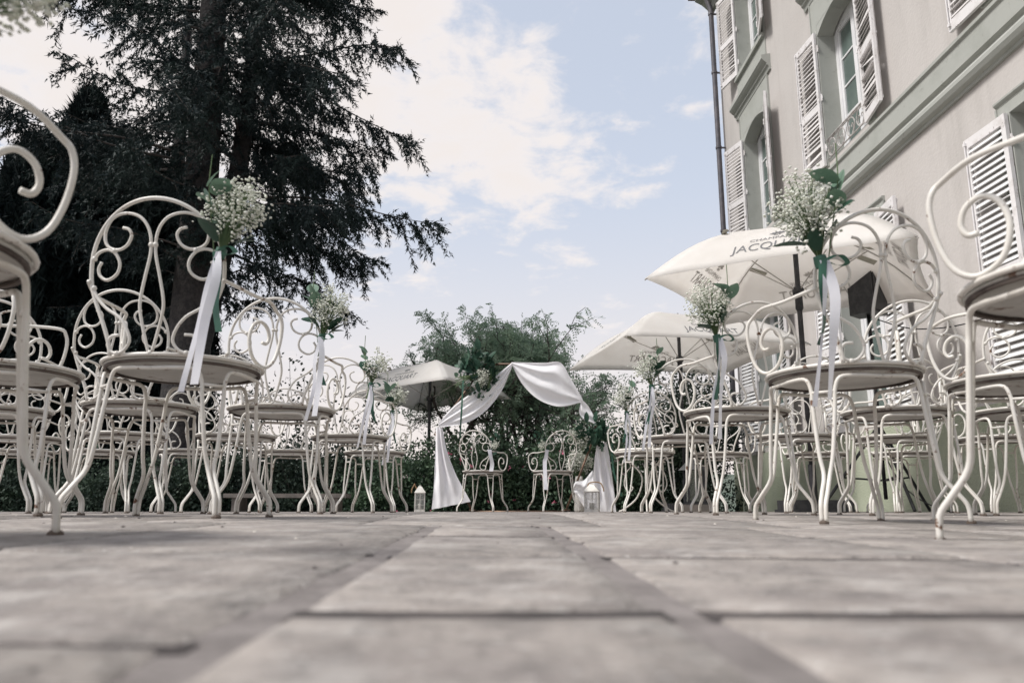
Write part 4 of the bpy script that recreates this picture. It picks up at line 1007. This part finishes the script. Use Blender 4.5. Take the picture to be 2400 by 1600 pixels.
def shrub(x, y, rx, ry, h, label, n, seed, m=None, flowers=None, fn=0, leaf=(.038, .075), z0=None):
    rng = np.random.default_rng(seed); zg = z_garden(x, y) if z0 is None else z0; o = thing('garden_shrub', label, 'shrub', (x, y, zg), 0, 'shrubs along the garden behind the terrace')
    st = MB(); C = []
    for k in range(14):
        a = rng.uniform(0, 2 * PI); r = rng.random() ** .5 * .75; e = np.array((rx * r * math.cos(a), ry * r * math.sin(a), h * rng.uniform(.5, .92)))
        st.tube([(e[0] * .15, e[1] * .15, 0), tuple(e * np.array((.6, .6, .55))), tuple(e)], .014, 4, r1=.004, cap=False)
        C.append(e)
        for j in range(5): C.append(e + rng.normal(size=3) * np.array((rx, ry, h)) * .20)
    for k in range(24): C.append(np.array((rng.uniform(-rx, rx) * .8, rng.uniform(-ry, ry) * .7, h * rng.uniform(.05, .45))))
    st.build('stems', M_twig, o)
    C = np.array(C); ci = rng.integers(0, len(C), n); P = C[ci] + rng.normal(size=(n, 3)) * np.array((rx * .14, ry * .16, h * .085)); P[:, 2] = np.maximum(P[:, 2], .02)
    D = unit(rand_dirs(n, rng) + np.array((0, 0, .25)))
    link('foliage', leaves_to_mesh('foliage', P, D, unit(np.cross(D, rand_dirs(n, rng))), rng.uniform(*leaf, n), rng.uniform(leaf[0] * .5, leaf[1] * .55, n), m or M_shr, tri=False), o)
    if fn:
        ci = rng.integers(0, len(C), fn); P = C[ci] + rng.normal(size=(fn, 3)) * np.array((rx * .15, ry * .2, h * .08)); P[:, 1] -= ry * .25; P = np.repeat(P, 5, 0) + rng.normal(size=(fn * 5, 3)) * .012
        D = unit(rand_dirs(fn * 5, rng) + np.array((0, -.4, 0))); link('flowers', leaves_to_mesh('flowers', P, D, unit(np.cross(D, rand_dirs(fn * 5, rng))), rng.uniform(.03, .05, fn * 5), rng.uniform(.025, .04, fn * 5), flowers, tri=False), o, kind='stuff')
    return o
# the two big spruces
pS = at(410, 1150, 12.6)
spruce(pS.x, 12.6, 'tall dark spruce with a forked trunk and bare lower stem, left of the aisle',
       [([(0, 0, 0), (.02, 0, 4), (-.05, 0, 9), (-.1, 0, 15), (-.1, 0, 20)], .33, 3.4, 84, 3.6), ([(.08, .1, 3.2), (.3, .2, 4.6), (.48, .3, 6.1), (.62, .35, 9.4), (.72, .4, 14), (.8, .4, 19)], .20, 4.3, 72, 3.3)], 2, .95)
spruce(pS.x - 1.6, 15.2, 'dark spruce close behind the forked spruce, nearer the cypresses', [([(0, 0, 0), (.1, 0, 6), (0, 0, 12.5)], .24, 3.0, 36, 3.0)], 5, .8)
spruce(-11.2, 15.5, 'dark spruce at the far left edge behind the cypresses', [([(0, 0, 0), (0, 0, 4), (0, 0, 9)], .2, 1.6, 60, 2.6)], 9)
# columns of dark cypress
for i, (px, Y, top_px, rad, nf, lab) in enumerate(((105, 14.6, 225, .95, 46000, 'tall pointed dark cypress near the left edge'), (285, 14.2, 390, .85, 36000, 'dark cypress column between the pointed one and the spruce trunk'),
        (395, 15.0, 440, .75, 30000, 'dark cypress close beside the thick spruce trunk'), (-20, 13.6, 330, .95, 36000, 'broad dark cypress cut by the left edge'), (200, 16.2, 330, .95, 36000, 'dark cypress behind two cypress columns'))):
    p = at(px, 1150, Y); tp = at(px, top_px, Y); cypress(p.x, Y, tp.z - z_garden(p.x, Y), rad, lab, nf, 60 + i)
for i, (px, Y, h, s) in enumerate(((1075, 13.2, 4.75, .9), (1180, 14.4, 4.7, 1.0), (1270, 13.6, 4.5, .95), (1345, 13.0, 3.2, 1.1))):
    p = at(px, 1190, Y); robinia(p.x, Y, h, ['feathery tree with the highest spray, behind the small parasol', 'feathery tree behind the top bar of the arch', 'feathery tree with upright shoots behind the right swag', 'low feathery tree beside the right arch corner'][i], 70 + i, s, [.75, .65, .65, .6][i])
# shrubs behind the terrace, left to right
SH = [(60, 12.6, 1.5, .75, M_shd, None, 'dark shrub at the far left behind the chair rows'), (330, 12.0, 1.3, .6, M_shd, None, 'dark shrub at the foot of the thick spruce trunk'), (560, 12.3, 1.2, .8, M_shd, None, 'dark shrub right of the thick spruce trunk'),
      (740, 12.0, 1.0, .95, M_shd, None, 'dark shrub behind the fourth row left of the aisle'), (890, 11.7, .9, .65, M_shr, None, 'green shrub behind the lantern left of the arch'), (1010, 11.9, .8, .65, M_shr, M_whitefl, 'green shrub with pale flowers behind the long drape'),
      (1120, 11.5, .85, .75, M_shr, M_pink, 'green shrub with pink flowers between the two arch chairs'), (1230, 11.6, .9, .85, M_shr, M_pink, 'green shrub with red pink flowers behind the arch chair at right'), (1350, 11.8, .9, .9, M_shr, M_whitefl, 'green shrub with pale flowers behind the vase'),
      (1455, 12.0, .9, .9, M_shr, M_pink, 'green shrub with purple pink flowers right of the arch'), (1570, 12.3, .8, 1.6, M_shd, None, 'tall dark shrub beneath the middle parasol'), (1660, 13.4, .7, 1.7, M_shd, None, 'tall dark shrub beside the house corner')]
for i, (px, Y, rx, h, m, fm, lab) in enumerate(SH):
    p = at(px, 1190, Y); hh = h + .5
    shrub(p.x, Y, rx, .55, hh, lab, 15000, 90 + i, m, fm, 32 if fm else 0)
hb = np.random.default_rng(5); n = 60000                     # the mass of wood beyond the garden
X = hb.uniform(-22, 9, n); Yb = 17 + hb.uniform(0, 2.5, n) ; hmax = np.where(X < -3, .6, .15) + .35 * np.sin(X * 1.1) + .25 * np.sin(X * 2.7 + 1); Zb = -1.2 + (hmax + .9) * hb.random(n) ** .8
D = unit(rand_dirs(n, hb) + np.array((0, 0, .3))); me = leaves_to_mesh('far_thicket', np.stack([X, Yb, Zb], 1), D, unit(np.cross(D, rand_dirs(n, hb))), hb.uniform(.08, .18, n), hb.uniform(.05, .1, n), M_shd, tri=False)
link('far_thicket', me, None, kind='stuff')
# thin saplings left of the aisle
def sapling(px, Y, top, label, seed):
    rng = np.random.default_rng(seed); p = at(px, 1190, Y); tp = at(px, top, Y); zg = z_garden(p.x, Y); H = tp.z - zg; o = thing('sapling', label, 'sapling', (p.x, Y, zg), 0, 'thin dark saplings left of the arch')
    w_ = MB(); P = []
    for k in range(4):
        d = np.array((rng.normal() * .16, rng.normal() * .1, 1.)); pts = [d * H * t * rng.uniform(.97, 1.0) + np.array((.08 * math.sin(5 * t + k), 0, 0)) for t in np.linspace(0, 1, 8)]
        if k: pts = [v * np.array((1, 1, .6 + .1 * k)) for v in pts]
        w_.tube([tuple(v) for v in pts], .012, 4, r1=.003)
        for v in pts[2:]:
            for j in range(16): P.append(v + rng.normal(size=3) * np.array((.13, .1, .12)))
    w_.build('stem', M_twig, o); P = np.array(P); n_ = len(P); D = unit(rand_dirs(n_, rng) + np.array((0, 0, -.2)))
    link('foliage', leaves_to_mesh('foliage', P, D, unit(np.cross(D, rand_dirs(n_, rng))), rng.uniform(.05, .10, n_), rng.uniform(.03, .055, n_), M_shd, tri=False), o)
for i, (px, Y, top, lab) in enumerate(((705, 12.6, 830, 'tallest thin sapling, below the third row bouquet'), (800, 12.8, 900, 'thin sapling behind the fourth row chair left of the aisle'), (610, 13.0, 880, 'thin sapling between the spruce trunk and the third row chair'), (480, 12.9, 830, 'thin sapling just right of the thick spruce trunk'))):
    sapling(px, Y, top, lab, 120 + i)
